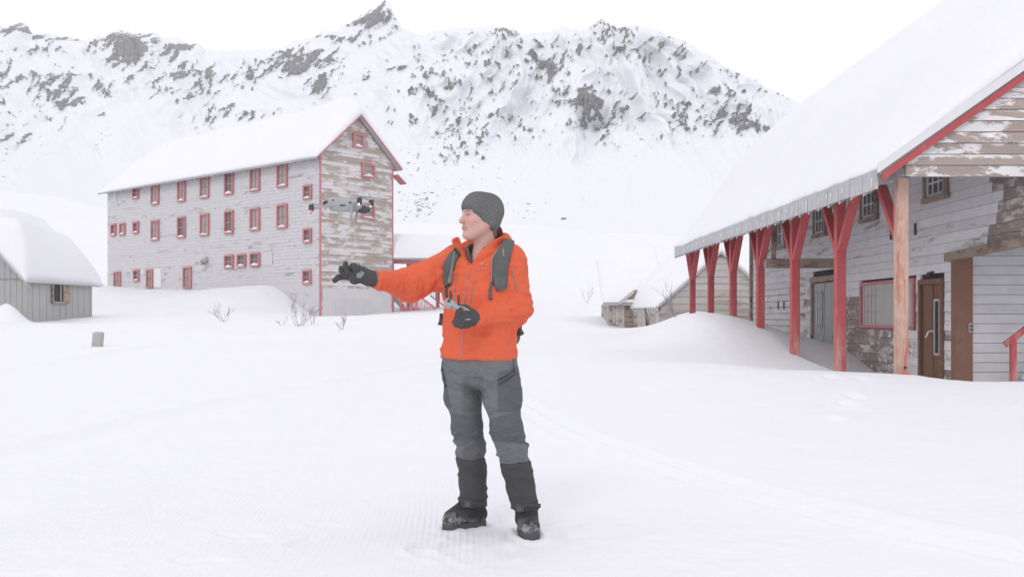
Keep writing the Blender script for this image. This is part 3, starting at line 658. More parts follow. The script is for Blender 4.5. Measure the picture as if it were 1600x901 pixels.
while z < 5.15:
    zt = z + st
    if z > 2.02:
        ys = [16.45, 17.7 + random.uniform(-.3, .3)]
        while ys[-1] < 34.5: ys.append(min(34.55, ys[-1] + random.uniform(2.6, 4.8)))
        for a, b in zip(ys[:-1], ys[1:]):
            for (s0, s1) in cut(a, b, z, zt): wall_piece(s0, s1, z, zt, 'siding_board', M['siding_bare'] if (s0 < 17.3 and z < 4.3) else M['siding_r'], random.uniform(-.003, .004))
    else:
        y = 19.3
        while y < 34.5:
            b = min(y + (random.uniform(.5, .74) if y > 19.4 else random.uniform(.43, .7)), 34.55)
            for (s0, s1) in cut(y, b, z, zt):
                pr = random.uniform(-.004, .005)
                bare = (23.9 < s0 < 25.9 and z < 1.5) or (21.3 < s0 < 24 and z < .9) or random.random() < .12
                mt_ = M['siding_bare'] if bare else M['siding_r']
                if s0 < 29.0: wall_piece(s0, s1, z, zt, 'siding_tile', mt_, pr)
                else: tiles_far.prism([Q(LW - .03 - pr, s0 + .006, z + .008), Q(LW + .035, s0 + .006, z + .008), Q(LW + .035, s0 + .006, zt - .008), Q(LW - .02 - pr, s0 + .006, zt - .008)], AX * (s1 - s0 - .012))
            y = b
    z = zt; row += 1
tag(tiles_far.build('siding_tiles', M['siding_r'], R), kind='stuff')
m = MB(); m.box(Q(LW - .02, 34.62, 2.2), LT * .09, AX * .07, UP * 3.0); m.build('corner_board', M['raw'], R)
# windows of the upper wall
def r_window(yc, z0, z1, w=1.0):
    c = Q(LW - .05, yc, (z0 + z1) / 2); hh = (z1 - z0) / 2; hw = w / 2; nv_ = -LT
    m = MB(); m.box(c, AX * (hw - .02), UP * (hh - .02), LT * .008); w_ = m.build('window', M['glass'], R)
    fr = MB(); f_ = .10
    fr.box(c + UP * (hh - f_ / 2) - LT * .03, AX * hw, UP * f_ / 2, LT * .04); fr.box(c - UP * (hh - f_ / 2) - LT * .035, AX * (hw + .04), UP * f_ / 2, LT * .05)
    for sg in (-1, 1): fr.box(c + AX * sg * (hw - f_ / 2) - LT * .03, AX * f_ / 2, UP * (hh - f_), LT * .039)
    fr.build('frame', M['raw'], w_)
    sa = MB(); iw = hw - f_; ih = hh - f_
    for q in (-iw + .03, iw - .03): sa.box(c + AX * q - LT * .016, AX * .03, UP * ih, LT * .012)
    for q in (-ih + .03, ih - .03): sa.box(c + UP * q - LT * .016, AX * (iw - .06), UP * .03, LT * .012)
    sa.build('sash', M['white_trim'], w_)
    mu = MB()
    for q in (-iw / 3, iw / 3): mu.box(c + AX * q - LT * .014, AX * .016, UP * (ih - .06), LT * .009)
    mu.box(c - LT * .014, AX * (iw - .06), UP * .016, LT * .0085); mu.build('muntin', M['white_trim'], w_)
for yc in (20.0, 23.6, 27.2, 30.9): r_window(yc, 3.40 - .02 * (yc - 23), 4.2)
# double grey door
m = MB(); m.box(Q(LW + .03, 26.9, .75), AX * .98, UP * 1.45, LT * .015); m.build('door_backing', M['dark_in'], R)
for y0, y1, win in ((26.98, 27.84, True), (26.06, 26.94, False)):
    m = MB(); yc = (y0 + y1) / 2; m.box(Q(LW - .0, yc, .68), AX * ((y1 - y0) / 2), UP * 1.42, LT * .02); dr = m.build('door', M['greydoor'], R)
    for k in range(5):
        m = MB(); m.box(Q(LW - .03, y0 + (k + .5) * (y1 - y0) / 5, .0), AX * ((y1 - y0) / 10 - .006), UP * .72, LT * .012); m.build('plank', M['greydoor'], dr)
    if win:
        m = MB(); m.box(Q(LW - .026, yc, 1.42), AX * .30, UP * .44, LT * .006); pn = m.build('pane', plain('bright glass', (.55, .56, .58), .15, .05, 2), dr)
        mu = MB()
        for q in (-.3, -.1, .1, .3): mu.box(Q(LW - .04, yc + q, 1.42), AX * .018, UP * .46, LT * .012)
        for q in (-.45, 0, .45): mu.box(Q(LW - .041, yc, 1.42 + q), AX * .31, UP * .018, LT * .012)
        mu.build('muntin', M['greydoor'], pn)
fr = MB(); fr.box(Q(LW - .05, 26.92, 2.2), AX * 1.08, UP * .07, LT * .045)
for y in (25.95, 27.9): fr.box(Q(LW - .05, y, .7), AX * .06, UP * 1.43, LT * .04)
fr.build('door_frame', M['raw'], R)
# boarded window with red frame
yc, hw, z0, z1 = 22.65, 1.58, .95, 2.0
m = MB(); m.box(Q(LW + .0, yc, 1.475), AX * hw, UP * .52, LT * .02); bw = m.build('boarded_window', M['plywood'], R)
fr = MB()
for zz in (z0 + .03, z1 - .03): fr.box(Q(LW - .04, yc, zz), AX * hw, UP * .034, LT * .03)
for yy in (yc - hw + .05, yc + hw - .05): fr.box(Q(LW - .04, yy, 1.475), AX * .05, UP * .45, LT * .028)
fr.build('frame', M['red_clean'], bw)
m = MB(); m.box(Q(LW - .03, 22.5, 1.475), AX * .62, UP * .46, LT * .012); m.build('plywood_sheet', M['plywood'], bw)
mu = MB()
for q in (23.3, 23.55, 23.8, 24.0): mu.box(Q(LW - .022, q, 1.475), AX * .008, UP * .43, LT * .006)
for q in (1.32, 1.68): mu.box(Q(LW - .0225, 23.62, q), AX * .45, UP * .010, LT * .006)
mu.build('muntin', plain('faded pink muntin', (.50, .30, .30), .7, .1, 9), bw)
# brown door with narrow pane
m = MB(); m.box(Q(LW + .01, 20.27, .72), AX * .52, UP * 1.2, LT * .02); dr = m.build('door', M['brown'], R)
fr = MB(); fr.box(Q(LW - .04, 20.27, 1.90), AX * .56, UP * .05, LT * .04)
for y in (19.76, 20.78): fr.box(Q(LW - .04, y, .68), AX * .05, UP * 1.17, LT * .036)
fr.build('frame', M['brown'], dr)
m = MB(); m.box(Q(LW - .02, 20.42, .7), AX * .20, UP * 1.14, LT * .012); m.build('panel', M['brown'], dr)
fr = MB(); m = MB(); m.box(Q(LW - .018, 20.02, 1.0), AX * .10, UP * .52, LT * .006); pn = m.build('pane', M['dark_in'], dr)
for q in (-.115, .115): fr.box(Q(LW - .026, 20.02 + q, 1.0), AX * .022, UP * .55, LT * .014)
for q in (-.53, .53): fr.box(Q(LW - .0265, 20.02, 1.0 + q), AX * .093, UP * .022, LT * .014)
fr.build('pane_frame', M['plywood'], pn)
m = MB(); m.tube([Q(LW - .03, 20.18, .92), Q(LW - .12, 20.18, .92), Q(LW - .13, 20.30, .80)], [.022, .02, .016], 8); m.build('handle', M['white_trim'], dr)
m = MB(); m.tube([Q(LW - .02, 20.2, 2.08), Q(LW - .12, 20.2, 2.05), Q(LW - .14, 20.2, 1.99)], [.03, .04, .05], 8); m.build('wall_lamp', M['iron'], R)
# alcove
m = MB(); m.beam(Q(LW - .05, 16.3, 2.44), Q(LW - .05, 19.5, 2.33), .14, .15); m.build('lintel', M['raw'], R)
m = MB(); m.box(Q(LW + .05, 19.12, .6), LT * .16, AX * .10, UP * 1.72); m.build('door_jamb', M['brown'], R)
z = -.9
while z < 2.5:
    m = MB(); m.prism([Q(LW + .2, 19.05, z), Q(13.8, 19.05, z), Q(13.8, 19.07, z + .172), Q(LW + .2, 19.07, z + .172)], AX * .05); m.build('alcove_board', M['alcove'], R); z += .18
m = MB(); m.prism([Q(LW + .2, 19.14, -1), Q(13.8, 19.14, -1), Q(13.8, 19.14, 2.6), Q(LW + .2, 19.14, 2.6)], AX * .04); m.build('alcove_wall', M['soffit'], R)
m = MB(); m.prism([Q(LW + .22, 16.5, 2.62), Q(13.8, 16.5, 2.62), Q(13.8, 19.1, 2.62), Q(LW + .22, 19.1, 2.62)], (0, 0, .08)); m.build('alcove_ceiling', M['soffit'], R)
m = MB(); a = W(1517, 512, 19.02); m.box(a, (.045, 0, 0), (0, .02, 0), (0, 0, .09)); bx = m.build('switch_box', plain('grey switch plate', (.35, .35, .36), .5, .05, 2), R)
for dz in (-.035, .035):
    m = MB(); m.box(a + np.array([0, -.022, dz]), (.018, 0, 0), (0, .006, 0), (0, 0, .02)); m.build('socket', M['dark_in'], bx)
for i in range(4):
    m = MB(); x0 = 9.15 + .28 * i; m.aab(x0, x0 + 1.6 - .28 * i, 17.75, 19.0, -.6, -.12 + .18 * i); stp = m.build('step', M['alcove'], R)
    U0 = x0
    snow_loft('step_snow', lambda U, Vv: np.stack([U0 - .02 + U * .36, 17.7 + Vv * 1.3, -.11 + .18 * i + .09 * np.sqrt(np.clip(np.minimum(U * .36, np.minimum(Vv, 1 - Vv) * 1.3) / .06, 0, 1)) + .02 * fbm2(U * 3, Vv * 5, 2, i)], -1), 10, 24, lambda U, Vv: np.stack([U0 - .02 + U * .36, 17.7 + Vv * 1.3, -.125 + .18 * i + 0 * U], -1), M['roof_snow'], stp)
m = MB(); m.beam((8.52, 17.7, .72), (9.7, 17.7, 1.62), .06, .10); HR = m.build('handrail', M['red'], R)
for x, zz in ((8.66, .80), (8.98, .35)):
    m = MB(); m.box((x, 17.7, (zz - .6) / 2), (.045, 0, 0), (0, .045, 0), (0, 0, (zz + .6) / 2)); m.build('handrail_post', M['red'], HR)
m = MB(); m.beam((8.86, 17.66, .40), (9.5, 17.66, .22), .05, .08); m.build('lower_rail', M['red'], HR)
for x in (1218, 1227, 1250, 1433, 1395):
    u = x - 800 + 21; Y = 1600 * LW / u; m = MB(); zz = 1.55 if x < 1300 else 3.0; m.box(Q(LW - .045, Y, zz), AX * .03, UP * .12, LT * .012); m.build('strap_hinge', M['iron'], R)

# ------------------------------------------------------------------ metal cabin on the left
K = empty('metal_cabin', (-21, 46, 1.2), 'small grey metal-clad cabin under a thick snow pillow at left', 'cabin')
kx, ky, kz = -21.2, 45.0, 2.83; kd = np.array([.1, 1, 0]); kd /= np.linalg.norm(kd); kg = np.array([-1, .1, 0]); kg /= np.linalg.norm(kg)
KQ = lambda w_, t_, z: np.array([kx, ky, 0]) + kg * w_ + kd * t_ + UP * z
KL, KW, KP = 5.5, 6.0, 1.05
m = MB(); m.prism([KQ(0.03, 0.03, 0), KQ(0.03, KL - .03, 0), KQ(KW - .03, KL - .03, 0), KQ(KW - .03, .03, 0)], (0, 0, kz + .05)); m.prism([KQ(.03, .03, kz), KQ(KW - .03, .03, kz), KQ(KW / 2, .03, kz + KW / 2 * KP - .05)], kd * (KL - .06)); m.build('wall', M['metal'], K)
for i in range(22):     # standing seams on the gable and side
    w_ = .10 + i * .27; zt = kz + min(w_, KW - w_) * KP - .12
    m = MB(); m.box(KQ(w_, .02, zt / 2 + .2), kg * .008, kd * .008, UP * (zt / 2 - .2)); m.build('cladding_rib', M['metal'], K)
for i in range(10):
    m = MB(); t_ = .3 + i * .55; 
    if 1.7 < t_ < 3.3: m.box(KQ(.02, t_, 1.2), kd * .006, kg * .006, UP * .55)
    else: m.box(KQ(.02, t_, 1.65), kd * .006, kg * .006, UP * 1.1)
    m.build('cladding_rib', M['metal'], K)
m = MB(); m.box(KQ(-.0, 2.5, 2.30), kd * .68, UP * .42, kg * .04); wk = m.build('window', M['dark_in'], K)
fr = MB()
for q in (-.7, .7): fr.box(KQ(-.03, 2.5 + q, 2.30), kd * .05, UP * .47, kg * .05)
for q in (-.44, .44): fr.box(KQ(-.03, 2.5, 2.3 + q), kd * .65, UP * .05, kg * .049)
fr.build('frame', M['raw'], wk)
m = MB(); m.box(KQ(-.06, 2.92, 2.3), kd * .26, UP * .385, kg * .012); m.build('shutter', M['raw'], wk)
m = MB(); m.box(KQ(-.055, 2.45, 2.3), kd * .03, UP * .385, kg * .02); m.build('mullion', M['metal'], wk)
rf = MB(); ov = .14
for sg in (0, 1):
    f = (lambda w_: w_) if sg == 0 else (lambda w_: KW - w_)
    rf.prism([KQ(f(-ov), -.45, kz - ov * KP), KQ(f(KW / 2), -.45, kz + KW / 2 * KP), KQ(f(KW / 2), -.45, kz + KW / 2 * KP + .1), KQ(f(-ov), -.45, kz - ov * KP + .1)], kd * (KL + .9))
RK2 = rf.build('roof', M['metal'], K)
m = MB(); m.prism([KQ(-ov, -.5, kz - ov * KP - .1), KQ(KW / 2, -.5, kz + KW / 2 * KP - .1), KQ(KW / 2, -.5, kz + KW / 2 * KP + .12), KQ(-ov, -.5, kz - ov * KP + .12)], kd * .05); m.build('barge_board', M['eave'], RK2)
m = MB(); m.prism([KQ(-.05, -.2, kz - .32), KQ(KW / 2, -.2, kz + KW / 2 * KP - .32), KQ(KW / 2, -.2, kz + KW / 2 * KP - .10), KQ(-.05, -.2, kz - .10)], kd * .12); m.build('rafter', M['eave'], RK2)
def k_top(U, Vv):
    w_ = -ov - .06 + U * (KW + 2 * ov + .12); t_ = -.6 + Vv * (KL + 1.25); wm = np.minimum(w_, KW - w_)
    dk = kz + wm * KP + .1
    e = np.clip(wm + ov + .06, 0, 9); te = np.minimum(t_ + .6, 9); tf = KL + .65 - t_
    topz = kz + .35 + (2.25 - .45 * Vv) * np.clip(e / (.55 + .6 * Vv), 0, 1) ** .5 + .14 * e - .15 * Vv
    end = np.clip(te / .35, 0, 1) ** .4 * np.clip(tf / 1.5, 0, 1) ** .5
    z = dk + .05 + np.maximum(topz - dk, .2) * (.14 + .86 * end) + .1 * fbm2(U * 5, Vv * 5, 3, 2)
    out = .22 * np.sin(np.clip(e / .5, 0, 1) * math.pi) 
    P_ = np.array([kx, ky, 0]) + kg * (w_ - out * 0)[..., None] + kd * t_[..., None]; P_[..., 2] = z; return P_
def k_bot(U, Vv):
    w_ = -ov - .06 + U * (KW + 2 * ov + .12); t_ = -.6 + Vv * (KL + 1.25); wm = np.minimum(w_, KW - w_)
    P_ = np.array([kx, ky, 0]) + kg * w_[..., None] + kd * t_[..., None]; P_[..., 2] = kz + wm * KP + .09; return P_
snow_loft('roof_snow', k_top, 70, 60, k_bot, M['roof_snow'], RK2)

# ------------------------------------------------------------------ plank shed behind the porch
SH = empty('plank_shed', (9, 46, 1.2), 'silver-grey plank shed with leaning side wall seen behind the red porch posts', 'shed')
SY = 46.0; sl0, sr0, sap = W(1030, 479, SY), W(1222, 479, SY), W(1126, 396, SY)
ez, az = sl0[2], sap[2]; sx0, sx1, sxc = sl0[0], sr0[0], sap[0]; spt = (az - ez) / (sxc - sx0)
SD = np.array([-.2, 1.0, 0]); SD /= np.linalg.norm(SD); SLn = 4.6
m = MB(); m.prism([(sx0 + .05, SY + .05, 0), (sx1 - .05, SY + .05, 0), (sx1 - .05, SY + .05, ez), (sxc, SY + .05, az - .06), (sx0 + .05, SY + .05, ez)], SD * SLn); m.build('wall', M['shed'], SH)
z = .3; i = 0
while z < az - .15:
    zt = z + .30; f = lambda zz: (max(0, zz - ez) / spt)
    m = MB(); dpt = random.uniform(-.02, .012); m.prism([(sx0 + f(z), SY + dpt - .02, z), (sx1 - f(z), SY + dpt - .02, z), (sx1 - f(min(zt - .015, az)), SY + dpt - .005, zt - .015), (sx0 + f(min(zt - .015, az)), SY + dpt - .005, zt - .015)], (0, .03, 0)); m.build('plank', M['shed'], SH); z = zt
rf = MB(); so_ = .10
for a, b in (((sx0 - so_, ez - so_ * spt), (sxc, az)), ((sx1 + so_, ez - so_ * spt), (sxc, az))):
    rf.prism([(a[0], SY - .18, a[1]), (b[0], SY - .18, b[1]), (b[0], SY - .18, b[1] + .12), (a[0], SY - .18, a[1] + .12)], SD * (SLn + .4))
RS = rf.build('roof', M['eave'], SH)
for i in range(8):      # side planks, leaning out at the bottom
    t_ = i * SLn / 8; a = np.array([sx0, SY, 0]) + SD * t_; b = a + SD * (SLn / 8 - .03); lean = np.array([.28, 0, 0]) if i < 3 else np.array([0, 0, 0])
    m = MB(); m.prism([a + UP * .2 + lean, b + UP * .2 + lean, b + UP * (ez - .05) - np.array([.05, 0, 0]), a + UP * (ez - .05) - np.array([.05, 0, 0])], (-.05, -.01, 0)); m.build('side_plank', M['shed'], SH)
m = MB(); a = np.array([sx0 - .12, SY - .05, 0]) + SD * 1.6; m.beam(a + UP * .3 + np.array([.35, 0, 0]), a + UP * (ez - .02), .16, .12); m.build('leaning_prop', M['raw'], SH)
def sh_pts(U, Vv, th):
    x = sx0 - so_ - .1 + U * (sx1 - sx0 + 2 * so_ + .2); dz = az - np.abs(x - sxc) * spt + .12
    base = np.stack([x, SY - .2 + 0 * x, dz + th], -1) + SD * ((SLn + .5) * Vv)[..., None]; return base
def sh_th(U, Vv):
    e = np.minimum(U, 1 - U) * (sx1 - sx0 + .9); return .08 + (.30 + .5 * np.clip(Vv * 2.2, 0, 1)) * np.sqrt(np.clip(e / .6, 0, 1)) * (.12 + .88 * np.sqrt(np.clip(Vv * 5.1 / 2.2, 0, 1))) * (.3 + .7 * np.sqrt(np.clip((1 - Vv) * 5.1 / 1.5, 0, 1))) + .06 * fbm2(U * 5, Vv * 5, 3, 8)
snow_loft('roof_snow', lambda U, Vv: sh_pts(U, Vv, np.maximum(.05, sh_th(U, Vv))), 50, 50, lambda U, Vv: sh_pts(U, Vv, -.01), M['roof_snow'], RS)
for i in range(13):
    a = np.array([sx0 - so_, SY - .1, ez - so_ * spt]) + SD * (i * .33); m = MB(); m.tube([a, a - UP * random.uniform(.08, .22)], [.045, .01], 5); m.build('icicle', M['ice'], RS)

LSH = empty('lean_shed', (5, 50, .8), 'small grey hut with brown plank doorway just left of the plank shed', 'shed')
LY = 49.5; a0, a1 = W(951, 474, LY), W(990, 470, LY); lx0, lx1, lz = a0[0], a1[0] + 1.2, a0[2]; 
m = MB(); m.prism([(lx0, LY, 0), (lx1, LY, 0), (lx1, LY + 4, 0), (lx0, LY + 4, 0)], (0, 0, lz)); m.build('wall', M['shed'], LSH)
for i in range(7):
    z = .55 + i * .22; m = MB(); m.aab(lx0 + .75, lx0 + 1.55, LY - .06, LY - .02, z, z + .205); m.build('door_plank', M['siding_bare'] if i < 1 else M['brown'] if False else M['raw'], LSH)
for x in (lx0 + .70, lx0 + 1.6):
    m = MB(); m.aab(x - .05, x + .05, LY - .08, LY - .01, .3, lz - .05); m.build('door_frame', M['eave'], LSH)
for i in range(4):
    m = MB(); m.aab(lx0 + .02 + i * .16, lx0 + .165 + i * .16, LY - .05, LY - .01, .3, lz - .06); m.build('wall_plank', M['shed'], LSH)
rf = MB(); rf.prism([(lx0 - .3, LY - .35, lz - .08), (lx1 + .2, LY - .35, lz - .08), (lx1 + .2, LY + 3.2, lz + 2.0), (lx0 - .3, LY + 3.2, lz + 2.0)], (0, 0, .12)); RL = rf.build('roof', M['eave'], LSH)
m = MB(); m.beam((lx0 + .45, LY - .4, lz - .02), (lx0 + 1.25, LY - .4, lz + .62), .12, .14); m.beam((lx0 + 1.25, LY - .4, lz + .62), (lx0 + 2.0, LY - .4, lz + .05), .12, .14); m.build('door_gable', M['eave'], RL)
m = MB(); m.prism([(lx0 + .6, LY - .37, lz), (lx0 + 1.9, LY - .37, lz), (lx0 + 1.25, LY - .37, lz + .55)], (0, .05, 0)); m.build('door_gable_boards', M['raw'], RL)
def l_pts(U, Vv, th):
    x = lx0 - .34 + U * (lx1 - lx0 + .6); y = LY - .4 + Vv * 3.8; z = lz + .04 + np.clip(Vv * 3.8, 0, 3.55) * .585 + th; return np.stack([x, y, z], -1)
def l_th(U, Vv):
    e = np.minimum(U * (lx1 - lx0 + .6), Vv * 3.8); return .05 + .75 * np.sqrt(np.clip(e / 1.6, 0, 1)) + .06 * fbm2(U * 4, Vv * 4, 3, 18)
snow_loft('roof_snow', lambda U, Vv: l_pts(U, Vv, l_th(U, Vv)), 36, 40, lambda U, Vv: l_pts(U, Vv, -.01), M['roof_snow'], RL)

# ------------------------------------------------------------------ small things in the snow
a = W(151, 541, 28.0); gz_ = float(H(a[0], 28.0)); 
m = MB(); w_, dd_, hh_ = .13, .11, .60; b = np.array([a[0], 28.0, gz_ - .2])
m.prism([b + (-w_, -dd_, 0), b + (w_, -dd_, 0), b + (w_ * 1.0, dd_, 0), b + (-w_, dd_, 0)], (.045, .02, hh_)); stm = m.build('concrete_post', M['concrete'], None, False, .035)
tag(stm, 'short grey concrete post stub sticking out of the snow at left', 'post')
def bush(px_, Y, width, height, n, label, seed, py_=None):
    rnd = random.Random(seed); x = (px_ - 800) / FPX * Y; z0 = float(H(x, Y)) - .05
    o = empty('bare_bush', (x, Y, z0), label, 'bush', 'bare bushes poking through the snow')
    for k in range(n):
        m = MB()
        ang = rnd.uniform(-1, 1) * 1.05; az_ = rnd.uniform(0, 6.28); L = height * rnd.uniform(.6, 1.1)
        def grow(p, d, L, r, lev):
            pts = [p]; q = p
            for i in range(4):
                d = d + np.array([rnd.uniform(-.25, .25), rnd.uniform(-.25, .25), rnd.uniform(-.08, .14)]); d = d / np.linalg.norm(d); q = q + d * L / 4; pts.append(q)
                if lev < 2 and i >= 1:
                    for _ in range(rnd.choice([1, 1, 2])):
                        dd = d + np.array([rnd.uniform(-.8, .8), rnd.uniform(-.6, .6), rnd.uniform(-.1, .5)]); grow(q, dd / np.linalg.norm(dd), L * .5, r * .6, lev + 1)
            m.tube(pts, [r * (1 - .18 * i) for i in range(5)], 4, False)
        dx = math.sin(ang) * width / height * .9
        grow(np.array([x + rnd.uniform(-.1, .1) * width, Y + rnd.uniform(-.15, .15), z0]), np.array([dx, rnd.uniform(-.3, .3), 1.0]) / math.hypot(dx, 1.05), L, .011, 0)
        m.build('branch', M['twig'], o)
    return o
bush(350, 43, .9, .55, 5, 'low bare bush in snow before the long grey wall', 1)
bush(465, 41, 1.3, .80, 7, 'largest leafless bush in front of the grey building corner', 2)
bush(440, 41.5, .35, .30, 2, 'tiny twig clump just left of the largest bush', 3)
bush(489, 42, .4, .55, 3, 'narrow twig clump just right of the largest bush', 4)
bush(534, 37, .4, .40, 4, 'small leaning bare bush below the outstretched glove', 5)
bush(918, 75, .9, 1.2, 3, 'faint bare shrub on the open slope right of the man', 6)
bush(1068, 35.0, .9, 1.05, 3, 'tall thin bare shrub beside the far red porch posts', 7)
bush(985, 44.0, .5, .25, 3, 'low dry stems in the snow in front of the leaning shed', 8)
def rock_mesh(c, r, seed, name, flat=.6):
    import bmesh
    bm = bmesh.new(); bmesh.ops.create_icosphere(bm, subdivisions=2, radius=1.0); rs = random.Random(seed); s1, s2, s3 = rs.uniform(.7, 1.5), rs.uniform(.7, 1.2), flat * rs.uniform(.7, 1.2)
    me = bpy.data.meshes.new(name); bm.to_mesh(me); bm.free()
    co_ = np.zeros(len(me.vertices) * 3, np.float32); me.vertices.foreach_get('co', co_); co_ = co_.reshape(-1, 3)
    n_ = 1 + .7 * vn3(co_[:, 0] * 1.6 + seed, co_[:, 1] * 1.6, co_[:, 2] * 1.6, seed)
    co_ = co_ * n_[:, None] * np.array([s1, s2, s3]) * r + np.array(c); me.vertices.foreach_set('co', co_.ravel()); me.update(); return me
BO = [(880, 342, 5.5, 'dark flat boulder alone on the snow shelf behind the man'), (908, 371, 3.0, 'small dark boulder low on the snow shelf right of the man'), (826, 318, 3.0, 'small grey boulder just right of the beanie'), (676, 302, 3.2, 'dark boulder on the slope left above the beanie'), (655, 328, 4.0, 'dark boulder in the scree nearest the building gable'), (672, 336, 3.6, 'dark boulder in the scree left of the face'), (640, 255, 4.0, 'grey boulder above the scree right of the gable'), (718, 246, 5.5, 'dark outcrop boulder at the foot of the rocky face'), (1060, 192, 4.5, 'dark crag block under the right hand ribs')]
for i, (x, y, r, lb) in enumerate(BO):
    p = on_mountain(x, y); me = rock_mesh(p, r * p[1] / FPX * .9, i + 3, 'boulder', .45); tag(link('boulder', me, M['rock']), lb, 'boulder', 'boulders on the mountain slope')
mm_ = MB(); vs = []; fs = []; nv0 = 0
base = rock_mesh((0, 0, 0), 1.0, 50, 'scree'); bv = np.array([v.co[:] for v in base.vertices]); bf = np.array([p.vertices[:] for p in base.polygons])
for (cx, cy, sxp, syp, cnt, s0, s1) in ((655, 325, 32, 20, 70, .6, 2.2), (700, 300, 40, 30, 20, .5, 1.5), (770, 300, 80, 50, 25, .4, 1.4), (830, 330, 30, 14, 10, .5, 1.8), (640, 260, 20, 40, 20, .6, 2.0), (90, 230, 60, 20, 16, .5, 1.6), (20, 270, 20, 20, 6, .8, 2.4), (330, 200, 60, 20, 20, .5, 1.6), (180, 215, 40, 15, 8, .6, 1.8), (720, 215, 70, 25, 40, .6, 2.0), (1000, 230, 90, 40, 20, .4, 1.3), (960, 350, 50, 20, 8, .4, 1.2)):
    for k in range(cnt):
        x = cx + RNG.normal(0, sxp * .55); y = cy + RNG.normal(0, syp * .55)
        if y > 352 or y < 60: continue
        p = on_mountain(x, y); r = RNG.uniform(s0, s1) * p[1] / FPX; a = RNG.uniform(0, 6.28); q = bv * np.array([r * RNG.uniform(.8, 2.0), r, r * RNG.uniform(.5, .9)])
        q = np.stack([q[:, 0] * math.cos(a * .2) - q[:, 2] * math.sin(a * .2) * .3, q[:, 1], q[:, 2]], -1); vs.append(q + p); fs.append(bf + nv0); nv0 += len(bv)
sc_ = mesh_np('scattered_rocks', np.concatenate(vs), np.concatenate(fs), M['rock'], None, False); tag(sc_, 'small dark rocks scattered over the snow slope', 'rocks', kind='stuff')

# ------------------------------------------------------------------ implicit-surface modelling (figure, pack, drone)
f32 = np.float32
def A3(p): return np.asarray(p, f32)
def cone(P, a, b, ra, rb):
    a = A3(a); b = A3(b); ba = b - a; L2 = float(ba @ ba) + 1e-9
    x, y, z = P[0] - a[0], P[1] - a[1], P[2] - a[2]
    t_ = np.clip((x * ba[0] + y * ba[1] + z * ba[2]) / L2, 0, 1)
    return np.sqrt((x - t_ * ba[0]) ** 2 + (y - t_ * ba[1]) ** 2 + (z - t_ * ba[2]) ** 2) - (ra + (rb - ra) * t_)
def smin(a, b, k):
    h_ = np.clip(.5 + .5 * (b - a) / k, 0, 1); return b + (a - b) * h_ - k * h_ * (1 - h_)
def smax(a, b, k): return -smin(-a, -b, k)
def chain(P, pts, rads, k=.02):
    d = None
    for i in range(len(pts) - 1):
        q = cone(P, pts[i], pts[i + 1], rads[i], rads[i + 1]); d = q if d is None else smin(d, q, k)
    return d
def ell(P, c, F_, L_, U_, r):
    x, y, z = P[0] - c[0], P[1] - c[1], P[2] - c[2]
    a = (x * F_[0] + y * F_[1] + z * F_[2]) / r[0]; b = (x * L_[0] + y * L_[1] + z * L_[2]) / r[1]; e = (x * U_[0] + y * U_[1] + z * U_[2]) / r[2]
    return (np.sqrt(a * a + b * b + e * e) - 1) * min(r)
def rbox(P, c, F_, L_, U_, h_, r):
    x, y, z = P[0] - c[0], P[1] - c[1], P[2] - c[2]
    q = [np.abs(x * E[0] + y * E[1] + z * E[2]) - (hh - r) for E, hh in ((F_, h_[0]), (L_, h_[1]), (U_, h_[2]))]
    o = np.sqrt(sum(np.maximum(k, 0) ** 2 for k in q)); return o + np.minimum(np.maximum(np.maximum(q[0], q[1]), q[2]), 0) - r
def loft(P, tab, yaw, pw=2.5):
    tab = np.array(tab, f32); z = P[2]; cx, cy, rx, ry = (np.interp(z, tab[:, 0], tab[:, i]).astype(f32) for i in (1, 2, 3, 4))
    c_, s_ = math.cos(yaw), math.sin(yaw); x = P[0] - cx; y = P[1] - cy
    lx = np.abs(x * c_ - y * s_) / rx; ly = np.abs(x * s_ + y * c_) / ry
    return ((lx ** pw + ly ** pw) ** (1 / pw) - 1) * np.minimum(rx, ry)
